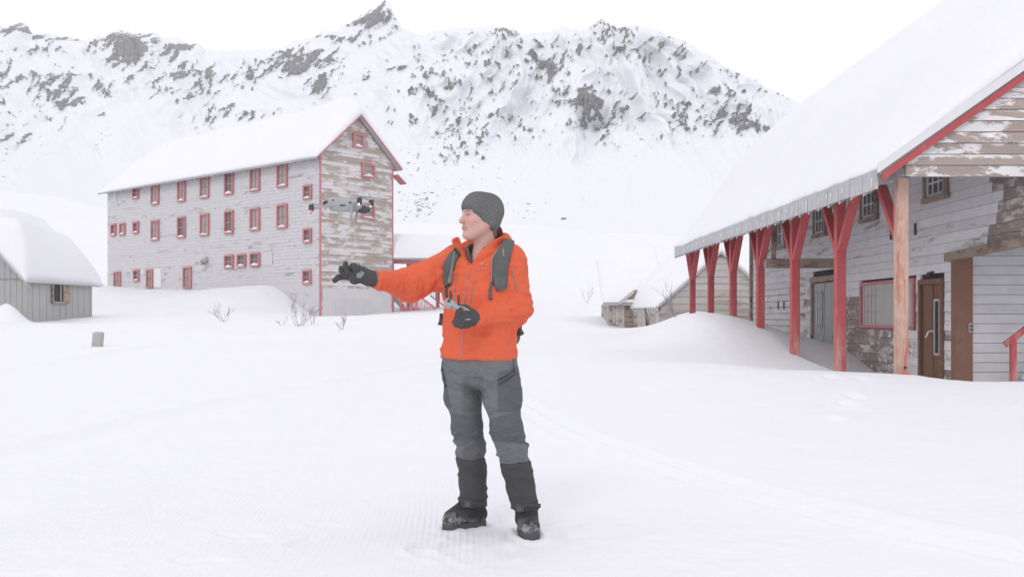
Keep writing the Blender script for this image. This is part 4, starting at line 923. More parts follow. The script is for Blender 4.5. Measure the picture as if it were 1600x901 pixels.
def nets(sdf, lo, hi, h_):
    lo = np.array(lo, float); hi = np.array(hi, float); n_ = np.ceil((hi - lo) / h_).astype(int) + 1
    ax = [(lo[i] + h_ * np.arange(n_[i])).astype(f32) for i in range(3)]
    Pg = np.meshgrid(*ax, indexing='ij'); D = sdf(Pg).astype(f32); ins = D < 0
    cs = np.zeros(tuple(n_ - 1), np.int8); offs = [(i, j, k) for i in (0, 1) for j in (0, 1) for k in (0, 1)]
    sl_ = lambda o: tuple(slice(o[i], n_[i] - 1 + o[i]) for i in range(3))
    for o in offs: cs += ins[sl_(o)]
    act = np.argwhere((cs > 0) & (cs < 8)); idx = -np.ones(tuple(n_ - 1), np.int32); idx[tuple(act.T)] = np.arange(len(act))
    acc = np.zeros((len(act), 3)); cnt = np.zeros(len(act))
    for o in offs:
        for a in range(3):
            if o[a]: continue
            o2 = list(o); o2[a] = 1; p = act + np.array(o); q = act + np.array(o2)
            da = D[tuple(p.T)]; db = D[tuple(q.T)]; k = (da < 0) != (db < 0); t_ = np.where(k, da / np.where(k, da - db, 1), 0)
            pos = p.astype(float); pos[:, a] += t_; acc[k] += pos[k]; cnt[k] += 1
    Vv = lo + acc / cnt[:, None] * h_; Fs = []
    for a in range(3):
        b, c = (a + 1) % 3, (a + 2) % 3
        s0 = [slice(None)] * 3; s1 = [slice(None)] * 3; s0[a] = slice(0, -1); s1[a] = slice(1, None)
        e = np.argwhere(ins[tuple(s0)] != ins[tuple(s1)]); e = e[(e[:, b] > 0) & (e[:, c] > 0) & (e[:, b] < n_[b] - 1) & (e[:, c] < n_[c] - 1)]
        if not len(e): continue
        fl = ins[tuple(e.T)]; quad = []
        for (ob, oc) in ((-1, -1), (0, -1), (0, 0), (-1, 0)):
            q = e.copy(); q[:, b] += ob; q[:, c] += oc; quad.append(idx[tuple(q.T)])
        quad = np.stack(quad, -1); quad[~fl] = quad[~fl][:, ::-1]; Fs.append(quad)
    F_ = np.concatenate(Fs); return Vv, F_[(F_ >= 0).all(1)]
def sdf_obj(name, sdf, lo, hi, h_, mat, parent, attrs=None):
    Vv, F_ = nets(sdf, lo, hi, h_)
    at = {k: fn(Vv) for k, fn in (attrs or {}).items()}
    return mesh_np(name, Vv, F_, mat, parent, True, at)
def band(D, P, lim, fn):
    k = np.abs(D) < lim; out = D.copy(); out[k] = D[k] + fn([P[0][k], P[1][k], P[2][k]]); return out
def march(sdf, px_, py_, y0=4.6, y1=6.6):
    d = np.array([(px_ - 800) / FPX, 1.0, (HOR - py_) / FPX]); t_ = y0
    for _ in range(160):
        p = d * t_ + np.array([0, 0, CAMZ]); v = float(sdf([np.array([p[i]], f32) for i in range(3)])[0])
        if v < .0006 or t_ > y1: break
        t_ += max(v * .7, .0006)
    e = .006; n_ = np.array([float(sdf([np.array([p[i] + (e if i == j else 0)], f32) for i in range(3)])[0]) - float(sdf([np.array([p[i] - (e if i == j else 0)], f32) for i in range(3)])[0]) for j in range(3)])
    return p, n_ / (np.linalg.norm(n_) + 1e-9)
def ribbon(sdf, pix, widths, thick, name, mat, parent, lift=0.0, sub=4):
    """flat strap lying on a surface, along a path of photo pixels"""
    pix = np.array(pix, float); n_ = len(pix); tq = np.linspace(0, n_ - 1, (n_ - 1) * sub + 1); X = np.interp(tq, np.arange(n_), pix[:, 0]); Yp = np.interp(tq, np.arange(n_), pix[:, 1]); wd = np.interp(tq, np.arange(n_), widths)
    pts, nr = zip(*[march(sdf, a, b) for a, b in zip(X, Yp)]); pts = np.array(pts); nr = np.array(nr)
    if len(pts) > 4:
        for _ in range(2): nr[1:-1] = (nr[:-2] + nr[1:-1] * 2 + nr[2:]) / 4; pts[1:-1] = (pts[:-2] + 2 * pts[1:-1] + pts[2:]) / 4
    nr /= np.linalg.norm(nr, axis=1)[:, None]; tg = np.gradient(pts, axis=0); tg /= np.linalg.norm(tg, axis=1)[:, None]; sdv = np.cross(tg, nr); sdv /= np.linalg.norm(sdv, axis=1)[:, None]
    prof = [(-1, -.35), (-1, .45), (-.8, 1), (0, 1.15), (.8, 1), (1, .45), (1, -.35)]; m_ = len(prof)
    Vv = np.concatenate([np.stack([pts[i] + sdv[i] * a * wd[i] / 2 + nr[i] * (lift + b * thick) for a, b in prof]) for i in range(len(pts))]); F_ = grid_faces(len(pts), m_, True)
    o = mesh_np(name, Vv, F_, mat, parent, True)
    return o
# ------------------------------------------------------------------ materials of the figure
CREASE = .6
def fabric(name, c, wr=.004, scale=14, rough=.75, weave=900.0):
    t = NT(name); v = t.coord(); n1 = t.noise(v, scale, 4, .55, .6); n2 = t.noise(v, 260, 2)
    rg = t.math('ABSOLUTE', t.math('SUBTRACT', t.noise(v, scale * .55, 3, .5, 1.2), .5)); n1 = t.math('SUBTRACT', n1, t.math('MULTIPLY', t.math('MINIMUM', rg, .10), 7.0 * CREASE))
    m = t.base(t.mix(t.noise(v, 5, 3), tuple(x * .93 for x in c), tuple(min(1, x * 1.06) for x in c)), rough, .22)
    t.bump(t.math('ADD', n1, t.math('MULTIPLY', n2, .05)), wr, .9); return m
M['orange'] = fabric('orange shell fabric', (.70, .128, .060), .007, 16, .65)
M['fleece'] = fabric('dark grey fleece', (.12, .125, .135), .003, 40, .9)
M['pack'] = fabric('grey pack nylon', (.115, .12, .122), .004, 26, .7)
M['packtrim'] = fabric('light grey piping', (.28, .28, .285), .002, 26, .7)
M['glove'] = fabric('charcoal glove knit', (.078, .076, .078), .003, 45, .85)
M['zip'] = plain('muted zip tape', (.42, .20, .20), .6, .1, 60)
M['zipgrey'] = plain('grey zip tape', (.36, .17, .16), .6, .1, 60)
M['black'] = plain('black webbing', (.045, .045, .05), .6, .2, 60)
M['logo'] = plain('silver print', (.58, .36, .28), .5, .05, 20)
M['gaiter'] = fabric('dark gaiter fabric', (.068, .066, .072), .006, 22, .7)
M['greyp'] = plain('light grey plastic', (.36, .37, .38), .45, .06, 20)
M['darkp'] = plain('dark plastic', (.075, .077, .08), .4, .1, 20)
M['lining'] = fabric('dark maroon lining', (.10, .022, .026), .003, 30, .8)
t = NT('softshell trousers'); pm = t.attr('panel'); v = t.coord(); n1 = t.noise(v, 15, 4, .55, .6)
M['trouser'] = t.base(t.mix(pm, (.165, .175, .182), (.115, .12, .128)), .8, .2); rg = t.math('ABSOLUTE', t.math('SUBTRACT', t.noise(t.coord((1, 1, 2.2)), 8, 3, .5, 1.2), .5)); t.bump(t.math('SUBTRACT', n1, t.math('MULTIPLY', t.math('MINIMUM', rg, .10), 4.5)), .009, .9)
t = NT('rib knit beanie'); ph = t.attr('rib'); w_ = t.math('SINE', ph); n1 = t.noise(t.coord(), 120, 3)
M['beanie'] = t.base(t.mix(t.math('ADD', t.math('MULTIPLY', w_, .16), t.math('MULTIPLY', n1, 1.0), True), (.10, .101, .103), (.25, .25, .252)), .95, .1); t.bump(t.math('ADD', t.math('MULTIPLY', w_, .5), n1), .004, 1.0)
t = NT('skin'); tn = t.attr('tint'); ck = t.attr('blush'); n1 = t.noise(t.coord(), 60, 4)
c = t.mix(n1, (.58, .35, .30), (.67, .44, .39)); c = t.mix(ck, c, (.62, .32, .285)); c = t.mix(tn, c, (.13, .072, .052)); M['skin'] = t.base(c, .62, .25); t.bump(t.noise(t.coord(), 180, 4, .6), .0012, .8)
t = NT('snow caked boot'); v = t.coord(); n1 = t.noise(v, 20, 6, .7); sn = t.math('MULTIPLY', t.math('MULTIPLY', t.attr('snowy'), .55), t.ramp(n1, .42, .64)); M['boot'] = t.base(t.mix(sn, t.mix(n1, (.022, .022, .024), (.05, .05, .053)), (.62, .62, .65)), .7, .25); t.bump(t.math('ADD', n1, sn), .004, .8)
M['rubber'] = plain('grey rubber sole', (.085, .085, .09), .7, .25, 40)

# ------------------------------------------------------------------ the man
PZ = (-.17, 5.68, 0.0)
man = empty('person', PZ, 'man in orange jacket and grey beanie, right arm stretched towards a drone', 'person')
YAW = math.radians(28)
TOR = [(.90, -.184, 5.66, .216, .152), (1.00, -.183, 5.66, .214, .152), (1.12, -.181, 5.66, .207, .149), (1.25, -.176, 5.66, .203, .147), (1.36, -.168, 5.66, .204, .145), (1.44, -.160, 5.665, .196, .136), (1.50, -.156, 5.67, .172, .120), (1.55, -.152, 5.675, .125, .10), (1.60, -.150, 5.68, .085, .085)]
LS, LEb, LWr = W(797, 408, 5.59), W(807, 482, 5.61), W(746, 497, 5.42)
RS_, REb, RWr = W(713, 410, 5.74), W(640, 446, 5.66), W(590, 438, 5.50)
def fold(P, a, b, amp, fr, seed):      # creases across a limb
    a = A3(a); b = A3(b); d = b - a; L_ = np.linalg.norm(d); d = d / L_
    t_ = (P[0] - a[0]) * d[0] + (P[1] - a[1]) * d[1] + (P[2] - a[2]) * d[2]
    n_ = vn3(P[0] * 9, P[1] * 9, P[2] * 9, seed); w_ = np.abs(np.sin(t_ * fr * .5 + n_ * 4.5)); return -amp * (w_ ** .7 - .45)
def jacket_base(P):
    d = loft(P, TOR, YAW); d = smax(d, P[2] - 1.54, .03); d = smax(d, .965 + (P[0] + .18) * -.04 - P[2], .012)
    la = chain(P, [LS, LEb, LWr], [.090, .078, .050], .05); ra = chain(P, [RS_, REb, RWr], [.094, .082, .050], .05)
    la = smax(la, -((P[0] - LWr[0]) * .8 + (P[1] - LWr[1]) * .6) - .03, .008)       # open cuffs
    cr = A3(RWr - REb); cr = cr / np.linalg.norm(cr); ra = smax(ra, (P[0] - RWr[0]) * cr[0] + (P[1] - RWr[1]) * cr[1] + (P[2] - RWr[2]) * cr[2] - .018, .008)
    sh = chain(P, [W(716, 404, 5.735), (-.150, 5.690, 1.478), W(793, 404, 5.60)], [.074, .066, .076], .04); d = smin(d, sh, .05)
    d = smin(smin(d, ra, .045), la, .035)
    x, y = P[0] - NC[0], P[1] - NC[1]; f = x * OPF[0] + y * OPF[1]; s_ = x * OPF[1] - y * OPF[0]
    neck = np.sqrt(f * f + s_ * s_) - .088; vee = smax(np.abs(s_) - 1.0 * (P[2] - 1.474), -f, .01)       # throat opening
    return smax(d, -smax(smin(neck, vee, .01), 1.478 - P[2] - .0 * f, .006), .008)
NC = np.array([-.160, 5.672, 1.585]); OPA = math.radians(34); OPF = np.array([-math.sin(OPA), -math.cos(OPA)])
def jacket(P):
    d = jacket_base(P)
    def wr(q):
        n1 = vn3(q[0] * 7, q[1] * 7, q[2] * 12, 3); n2 = vn3(q[0] * 16, q[1] * 16, q[2] * 26, 4); r = -.016 * n1 - .006 * (1 - np.abs(n2) * 4)
        el = np.exp(-(((q[0] - LEb[0]) ** 2 + (q[1] - LEb[1]) ** 2 + (q[2] - LEb[2] - .0) ** 2) / .11 ** 2)); r = r + el * fold(q, LS, LEb, .014, 95, 5) + el * fold(q, LEb, LWr, .009, 80, 6)
        er = np.exp(-(((q[0] - REb[0] - .09) ** 2 + (q[1] - REb[1]) ** 2 + (q[2] - REb[2] - .02) ** 2) / .14 ** 2)); r = r + er * fold(q, RS_, REb, .016, 72, 7)
        e2 = np.exp(-(((q[0] - RWr[0]) ** 2 + (q[1] - RWr[1]) ** 2 + (q[2] - RWr[2]) ** 2) / .12 ** 2)); r = r + e2 * fold(q, REb, RWr, .006, 70, 8)
        r = r * (1 - .55 * np.exp(-((q[2] - .97) / .04) ** 2) * (q[0] < .03))
        return r * np.clip((1.57 - q[2]) / .1, .2, 1)
    return band(d, P, .05, wr)
J = sdf_obj('jacket', jacket, (-.80, 5.36, .94), (.14, 5.90, 1.64), .0062, M['orange'], man)
# open hood and collar
def ringco(P):
    x, y, z = P[0] - NC[0], P[1] - NC[1], P[2] - NC[2]; f = x * OPF[0] + y * OPF[1]; s_ = x * OPF[1] - y * OPF[0]; return f, s_, z
def hood(P):
    f, s_, z = ringco(P); r = np.sqrt((f + .005) ** 2 + s_ * s_ * .92); zc = z + f * .34
    R0 = .116 + .10 * np.clip(zc + .04, -.2, .2) * (f > 0) + .55 * np.clip(z + .045, 0, .12) * sst(-.02, .05, s_) * sst(-.05, .03, f) - .02 * (f <= 0) * np.clip(zc * 8, -1, 1)
    shell = np.abs(r - R0) - .008; shell = smax(shell, zc - .028 - .35 * np.clip(np.abs(s_) - .05, 0, .1) * (f > 0), .008); shell = smax(shell, -zc - .135, .01)
    bk_ = np.sqrt((r - .108) ** 2 + (zc + .022) ** 2 * .55) - (.016 + .036 * np.clip((-f + .03) / .09, 0, 1)); d = smin(shell, bk_, .03)
    vee = smax(np.abs(s_ - .004) - (.010 + .72 * np.clip(z + .105, 0, 1)), .01 - f, .008); return smax(d, -vee, .006)
sdf_obj('hood', lambda P: band(hood(P), P, .04, lambda q: -.009 * vn3(q[0] * 13, q[1] * 13, q[2] * 22, 9)), (-.38, 5.43, 1.42), (.05, 5.92, 1.72), .0048, M['orange'], man)
def inner(P):
    f, s_, z = ringco(P); r = np.sqrt(f * f + s_ * s_); zc = z + f * .34; d = np.abs(r - (.090 + .05 * np.clip(zc, -.1, .1))) - .008; d = smax(d, zc - .020, .006); d = smax(d, -zc - .16, .008)
    vee = smax(np.abs(s_ + .004) - (.004 + .42 * np.clip(z + .115, 0, 1)), .01 - f, .006); return smax(d, -vee, .005)
sdf_obj('fleece_collar', inner, (-.34, 5.48, 1.40), (.02, 5.86, 1.70), .0044, M['fleece'], man)
sdf_obj('hood_lining', lambda P: ell(P, (-.098, 5.70, 1.668), (.9, .3, .3), (-.3, .95, 0), (-.3, -.1, .95), (.045, .06, .05)), (-.2, 5.6, 1.58), (0, 5.8, 1.76), .005, M['lining'], man)
# head and neck (one body mesh with the hidden torso)
HC = W(750, 339, 5.64); ha = math.radians(61); HF = np.array([-math.sin(ha), -math.cos(ha), .05]); HF /= np.linalg.norm(HF); HL = np.cross((0, 0, 1), HF); HL /= np.linalg.norm(HL); HU = np.cross(HF, HL)
def hp(f, l_, u): return HC + HF * f + HL * l_ + HU * u
def head(P):
    d = ell(P, hp(-.012, 0, .026), HF, HL, HU, (.100, .079, .098))
    d = smin(d, ell(P, hp(.032, 0, -.045), HF, HL, HU, (.064, .059, .082)), .035)
    for sg in (-1, 1):
        d = smin(d, cone(P, hp(-.012, sg * .054, -.055), hp(.062, sg * .022, -.108), .022, .020), .03)
        d = smin(d, ell(P, hp(.066, sg * .040, -.026), HF, HL, HU, (.022, .022, .020)), .02)
        d = smax(d, -ell(P, hp(.101, sg * .032, .004), HF, HL, HU, (.021, .020, .014)), .014)
        d = smin(d, ell(P, hp(.073, sg * .031, .002), HF, HL, HU, (.016, .016, .0135)), .004)
        d = smin(d, cone(P, hp(.091, sg * .012, .022), hp(.078, sg * .046, .022), .010, .009), .012)
        ear = smax(ell(P, hp(-.014, sg * .078, -.034), HF, HL, HU, (.018, .012, .030)), -ell(P, hp(-.008, sg * .092, -.032), HF, HL, HU, (.010, .010, .018)), .006); d = smin(d, ear, .008)
        d = smin(d, ell(P, hp(.106, sg * .013, -.036), HF, HL, HU, (.012, .009, .009)), .006)
    d = smin(d, cone(P, hp(.092, 0, .012), hp(.113, 0, -.030), .0085, .0125), .012)
    d = smin(d, cone(P, hp(.079, 0, -.108), hp(.083, 0, -.108), .020, .018), .018)
    d = smin(d, cone(P, hp(.096, -.018, -.0625), hp(.096, .018, -.0625), .0055, .0055), .006)
    d = smin(d, cone(P, hp(.093, -.016, -.075), hp(.093, .016, -.075), .0065, .0065), .006)
    d = smax(d, -cone(P, hp(.104, -.022, -.0685), hp(.104, .022, -.0685), .0022, .0022), .004)
    d = smin(d, cone(P, hp(-.030, 0, -.05), (-.152, 5.675, 1.50), .056, .066), .03)
    return smin(d, loft(P, [(1.1, -.17, 5.665, .15, .10), (1.44, -.16, 5.67, .15, .10), (1.52, -.153, 5.675, .09, .07)], YAW) if False else cone(P, (-.152, 5.675, 1.50), (-.165, 5.665, 1.30), .07, .11), .05)
def hloc(V_): q = V_ - HC; return q @ HF, q @ HL, q @ HU
def f_tint(V_):
    f, l_, u = hloc(V_); a = np.abs(l_); br = np.exp(-((u - .0215 - .05 * (a - .03)) / .0045) ** 2) * (a > .012) * (a < .052) * (f > .06) * .75
    ey = np.exp(-((u - .003) / .0055) ** 2 - ((a - .030) / .013) ** 2) * (f > .06) * .95; lp = np.exp(-((u + .0685) / .003) ** 2) * (a < .024) * (f > .08) * .45
    ns = np.exp(-((u + .044) / .004) ** 2 - ((a - .008) / .005) ** 2) * (f > .095) * .5; sb = sst(.03, .0, u + .075) * (f > -.01) * .10; return np.clip(br + ey + lp + ns + sb, 0, 1)
def f_blush(V_):
    f, l_, u = hloc(V_); a = np.abs(l_); return np.clip(np.exp(-((u + .03) / .03) ** 2 - ((a - .045) / .028) ** 2) * .6 + np.exp(-((u + .03) / .014) ** 2) * (f > .10) * .7 + (a > .072) * (u < .01) * .7 + np.exp(-((u + .069) / .010) ** 2) * (a < .022) * (f > .085) * .8, 0, 1)
body = sdf_obj('body', head, (-.33, 5.50, 1.30), (0.0, 5.84, 1.88), .0034, M['skin'], man, {'tint': f_tint, 'blush': f_blush})
def hat(P):
    d = ell(P, hp(-.014, 0, .034), HF, HL, HU, (.113, .093, .103)); d = smin(d, ell(P, hp(-.052, 0, .064), HF, HL, HU, (.068, .070, .062)), .04)
    d = smin(d, cone(P, hp(-.072, 0, .02), hp(-.058, 0, -.085), .054, .050), .04)
    for sg in (-1, 1): d = smin(d, cone(P, hp(-.012, sg * .050, .010), hp(-.026, sg * .056, -.040), .044, .038), .02)
    d = smin(d, ell(P, hp(.02, 0, .062), HF, HL, HU, (.080, .072, .070)), .03)
    x, y, z = P[0] - HC[0], P[1] - HC[1], P[2] - HC[2]; f = x * HF[0] + y * HF[1] + z * HF[2]; u = x * HU[0] + y * HU[1] + z * HU[2]
    d = smax(d, -(u + .043 - .80 * f), .010); return band(d, P, .03, lambda q: -.006 * vn3(q[0] * 22, q[1] * 22, q[2] * 22, 2))
def f_rib(V_): f, l_, u = hloc(V_); return np.arctan2(l_, f + .02 + (u - .1) * .5) * 46
sdf_obj('beanie', hat, (-.34, 5.48, 1.64), (0.0, 5.84, 1.90), .0042, M['beanie'], man, {'rib': f_rib})
# trousers, gaiters, boots
RLg = [W(724, 578, 5.715), W(724, 620, 5.715), W(731, 668, 5.70), W(734, 700, 5.735), W(738, 735, 5.78), W(741, 790, 5.81)]
LLg = [W(778, 582, 5.61), W(784, 622, 5.59), W(790, 668, 5.56), W(800, 702, 5.585), W(809, 738, 5.625), W(821, 792, 5.675)]
RRd = [.112, .098, .080, .076, .072, .064]; LRd = [.112, .099, .083, .078, .073, .064]
def legs(P):
    a = chain(P, RLg, RRd, .03); b = chain(P, LLg, LRd, .03); pel = loft(P, [(.8, -.182, 5.66, .165, .12), (.9, -.183, 5.66, .192, .135), (1.0, -.183, 5.66, .195, .137)], YAW); pel = smax(smax(pel, P[2] - 1.05, .02), .83 - P[2], .05)
    return smin(smin(a, pel, .05), smin(b, pel, .05), .012)
ZG = .412
def trousers(P):
    d = legs(P); d = smax(d, P[2] - 1.0, .01); d = smax(d, ZG - .01 - P[2], .012)
    def wr(q):
        n1 = vn3(q[0] * 9, q[1] * 9, q[2] * 15, 13); kn = np.exp(-((q[2] - .50) / .075) ** 2); cr = np.exp(-((q[2] - .80) / .06) ** 2); n2 = vn3(q[0] * 8, q[1] * 8, q[2] * 8, 14)
        n3 = vn3(q[0] * 10 + q[2] * 9, q[1] * 10, q[2] * 30 - q[0] * 12, 15); n4 = vn3(q[0] * 9 - q[2] * 6, q[1] * 9, q[2] * 26 + q[0] * 20, 16)
        return -.018 * n1 - .055 * kn * (.25 - np.abs(n3)) - .022 * (cr + .4) * (.25 - np.abs(n4))
    return band(d, P, .04, wr)
def f_panel(V_):
    x, y, z = V_.T; px_ = x / y * FPX + 800; py_ = HOR - (z - CAMZ) / y * FPX; r = np.zeros(len(V_))
    def blob(cx, cy, rx, ry): return sst(1.1, .95, np.maximum(np.abs((px_ - cx) / rx), np.abs((py_ - cy) / ry)))
    r = np.maximum(r, sst(648, 652, py_ + .22 * np.abs(px_ - 735)) * sst(690, 686, py_) * (px_ < 757)); r = np.maximum(r, sst(644, 648, py_ + .35 * (px_ - 790)) * sst(692, 688, py_ - .1 * (px_ - 790)) * (px_ > 757))
    r = np.maximum(r, sst(700, 696, px_ - (py_ - 600) * .18) * sst(585, 589, py_) * sst(640, 634, py_)); r = np.maximum(r, sst(776, 779, px_) * sst(580, 584, py_ + (px_ - 776) * .3) * sst(646, 640, py_)); r = np.maximum(r, sst(722, 725, px_) * (px_ < 757) * sst(585, 590, py_) * .5); return r
sdf_obj('trousers', trousers, (-.46, 5.45, .38), (.16, 5.86, 1.02), .0062, M['trouser'], man, {'panel': f_panel})
for nm, pts, rds in (('r', RLg, RRd), ('l', LLg, LRd)):
    p2 = pts[3:]; r2 = [rds[3] + .006, rds[4] + .006, rds[5] + .008]; a = np.min(p2, 0) - .12; b = np.max(p2, 0) + .12
    def gt(P, p2=p2, r2=r2):
        d = chain(P, p2, r2, .02); d = smax(d, P[2] - ZG, .006); d = smax(d, .13 - P[2], .01)
        return band(d, P, .03, lambda q: -.010 * vn3(q[0] * 10, q[1] * 10, q[2] * 16, 23) - .022 * (.25 - np.abs(vn3(q[0] * 9 + q[2] * 8, q[1] * 9, q[2] * 24, 24))))
    sdf_obj('gaiter', gt, (a[0], a[1], .11), (b[0], b[1], .43), .0058, M['gaiter'], man)
def boot(heel, toe, ank):
    heel = np.array(heel); toe = np.array(toe); F_ = np.array([*(toe - heel), 0]); L_ = np.linalg.norm(F_); F_ = F_ / L_; Lf = np.cross((0, 0, 1), F_); hz = lambda t_, s_, z: np.array([*heel, 0]) + F_ * (t_ * L_) + Lf * s_ + np.array([0, 0, z])
    def up_(P):
        d = cone(P, hz(.0, 0, .075), hz(.95, 0, .062), .050, .044); d = smin(d, cone(P, hz(.45, 0, .085), hz(1.0, 0, .050), .050, .046), .03)
        d = smin(d, cone(P, hz(.22, 0, .09), np.array([ank[0], ank[1], .19]), .058, .060), .04); d = smin(d, cone(P, hz(.40, 0, .13), hz(.85, 0, .075), .045, .04), .04)
        d = smax(d, .028 - P[2], .004); d = smax(d, P[2] - .20, .01); return band(d, P, .03, lambda q: -.007 * vn3(q[0] * 26, q[1] * 26, q[2] * 30, 33))
    def sole(P):
        d = cone([P[0], P[1], P[2] * .0 + .0], hz(.02, 0, 0), hz(.5, -.0, 0), .046, .046); d = smin(d, cone([P[0], P[1], P[2] * 0], hz(.5, 0, 0), hz(.98, 0, 0), .048, .052), .03)
        x = P[0] - heel[0]; y = P[1] - heel[1]; tq = x * F_[0] + y * F_[1]; lug = .004 * np.sin(tq * 190)
        d = smax(d, P[2] - .040, .006); return smax(d, -.012 + lug - P[2], .003)
    lo = np.minimum(heel, toe) - .09; hi = np.maximum(heel, toe) + .09
    def snowy(V_): tq = ((V_[:, :2] - heel) @ F_[:2]) / L_; return np.clip(sst(.45, .9, tq) * sst(.125, .06, V_[:, 2]) * 1.1 + .7 * sst(.075, .04, V_[:, 2]), 0, 1)
    o = sdf_obj('boot', up_, (lo[0], lo[1], .02), (hi[0], hi[1], .22), .0048, M['boot'], man, {'snowy': snowy})
    sdf_obj('sole', sole, (lo[0], lo[1], -.02), (hi[0], hi[1], .055), .0048, M['rubber'], o)
    def strap(P):
        c = np.array([ank[0], ank[1], 0]) + F_ * .012; x = P[0] - c[0]; y = P[1] - c[1]; f = x * F_[0] + y * F_[1]; z = P[2] - .155 - f * .25; r = np.sqrt(x * x + y * y); return smax(np.abs(r - .078) - .005, np.abs(z) - .012, .003)
    sdf_obj('strap', strap, (ank[0] - .12, ank[1] - .12, .10), (ank[0] + .12, ank[1] + .12, .22), .0045, M['gaiter'], o)
    q = np.array([ank[0], ank[1], .155]) + np.array([-.35, -.94, 0]) * .088; m = MB(); sx_ = np.array([.94, -.35, 0]); nn_ = np.array([-.35, -.94, 0]); m.box(q, sx_ * .022, UP * .018, nn_ * .006); bk = m.build('buckle', M['darkp'], o, False, .003)
    m = MB(); m.box(q + nn_ * .005, sx_ * .010, UP * .012, nn_ * .004); m.build('buckle_bar', M['pack'], bk)
boot((-.190, 5.865), (-.345, 5.775), RLg[5]); boot((.074, 5.735), (.100, 5.545), LLg[5])
# gloves
def rh(x, y, Y): return W(x, y, Y)
def glove_r(P):
    d = chain(P, [rh(590, 437, 5.50), rh(576, 434, 5.485), rh(560, 429, 5.47)], [.044, .040, .037], .02); d = smin(d, cone(P, rh(566, 425, 5.49), rh(554, 436, 5.455), .030, .029), .02)
    for pts in ([rh(552, 433, 5.50), rh(537, 432, 5.50), rh(529, 433, 5.495), rh(523, 438, 5.49)], [rh(552, 433, 5.475), rh(540, 429, 5.47), rh(534, 423, 5.465), rh(533, 419, 5.47)], [rh(555, 432, 5.455), rh(545, 426, 5.445), rh(540, 417, 5.44), rh(540, 412, 5.45)], [rh(561, 429, 5.440), rh(556, 421, 5.425), rh(554, 416, 5.425), rh(550, 415, 5.435)]):
        d = smin(d, chain(P, pts, [.0185, .0175, .0165, .0145], .004), .006)
    d = smin(d, chain(P, [rh(571, 424, 5.515), rh(560, 418, 5.535), rh(549, 420, 5.54), rh(541, 424, 5.53)], [.020, .015, .013, .011], .006), .010)
    return d
lo = np.array([-.98, 5.38, 1.33]); hi = np.array([-.68, 5.60, 1.53]); Gr = sdf_obj('glove', glove_r, lo, hi, .0034, M['glove'], man)
ribbon(glove_r, [(566, 424), (562, 430), (560, 434)], [.03, .034, .024], .0012, 'palm_patch', M['packtrim'], Gr)
def glove_l(P):
    d = chain(P, [LWr, W(734, 496, 5.385), W(727, 494, 5.37)], [.042, .040, .036], .02)
    kn = [(738, 488), (737, 495), (735, 502), (732, 508)]
    for i, (a, b) in enumerate(kn):
        d = smin(d, chain(P, [W(a, b, 5.37), W(a - 11, b + 1.5, 5.322), W(a - 20, b - 1, 5.318), W(a - 23, b - 5, 5.345)], [.0155, .0138, .0125, .0112], .005), .008)
    d = smin(d, chain(P, [W(737, 488, 5.385), W(728, 480, 5.385), W(719, 479, 5.37), W(713, 482, 5.36)], [.020, .0155, .0135, .0115], .006), .010); return d
lo = W(704, 520, 5.30) - .05; hi = W(750, 470, 5.46) + .05; lo[1], hi[1] = 5.27, 5.48; Gl = sdf_obj('glove', glove_l, lo, hi, .0034, M['glove'], man)
ribbon(glove_l, [(727, 499), (735, 498.5)], [.006, .006], .0008, 'glove_print', plain('pale glove print', (.5, .5, .5), .6, .05, 9), Gl)
# zips, pocket seams, chest print
ribbon(jacket, [(736, 409), (731, 428), (728, 446), (725, 470), (723.5, 500), (724, 520), (721, 540), (720, 561)], [.008] * 8, .0025, 'front_zip', M['zip'], J)
ribbon(jacket, [(713, 431), (711, 450), (708, 470)], [.008] * 3, .002, 'chest_zip', M['zipgrey'], J); ribbon(jacket, [(742, 432), (739, 450), (735, 474)], [.009] * 3, .002, 'chest_zip', M['zipgrey'], J); ribbon(jacket, [(800, 422), (804, 438), (809, 455)], [.011] * 3, .002, 'sleeve_zip', M['zipgrey'], J)
ribbon(trousers, [(778, 594), (790, 588), (804, 578)], [.010] * 3, .003, 'thigh_zip', M['black'], man); ribbon(trousers, [(779, 600), (791, 594), (806, 583)], [.010] * 3, .003, 'thigh_zip', M['black'], man); ribbon(trousers, [(692, 575), (694, 590), (697, 605)], [.009] * 3, .003, 'thigh_zip', M['black'], man)
ribbon(jacket, [(588, 424), (590, 432), (588, 442)], [.020] * 3, .003, 'cuff_tab', plain('cuff tab', (.30, .18, .15), .6, .1, 30), J)
def print_on(txt, px_, py_, size, mat, name):
    p, n_ = march(jacket, px_, py_); cu = bpy.data.curves.new(name, 'FONT'); cu.body = txt; cu.size = size; cu.align_x = 'CENTER'; cu.align_y = 'CENTER'; cu.extrude = .0012
    tmp = bpy.data.objects.new(name, cu); COL.objects.link(tmp); dg = bpy.context.evaluated_depsgraph_get(); me = bpy.data.meshes.new_from_object(tmp.evaluated_get(dg)); bpy.data.objects.remove(tmp)
    n_ = n_ * np.array([1, 1, .3]); n_ /= np.linalg.norm(n_); z_ = Vector(n_); x_ = Vector((0, 0, 1)).cross(z_).normalized(); y_ = z_.cross(x_); mat4 = Matrix((x_, y_, z_)).transposed().to_4x4(); mat4.translation = Vector(p) + z_ * .006; me.transform(mat4); return link(name, me, mat, J)
print_on("ARC'TERYX", 753, 420, .0125, M['logo'], 'chest_print')
p, n_ = march(jacket, 754.5, 413); n_ = n_ * np.array([1, 1, .3]); n_ /= np.linalg.norm(n_); ex_ = np.cross(UP, n_); ex_ /= np.linalg.norm(ex_); m = MB()
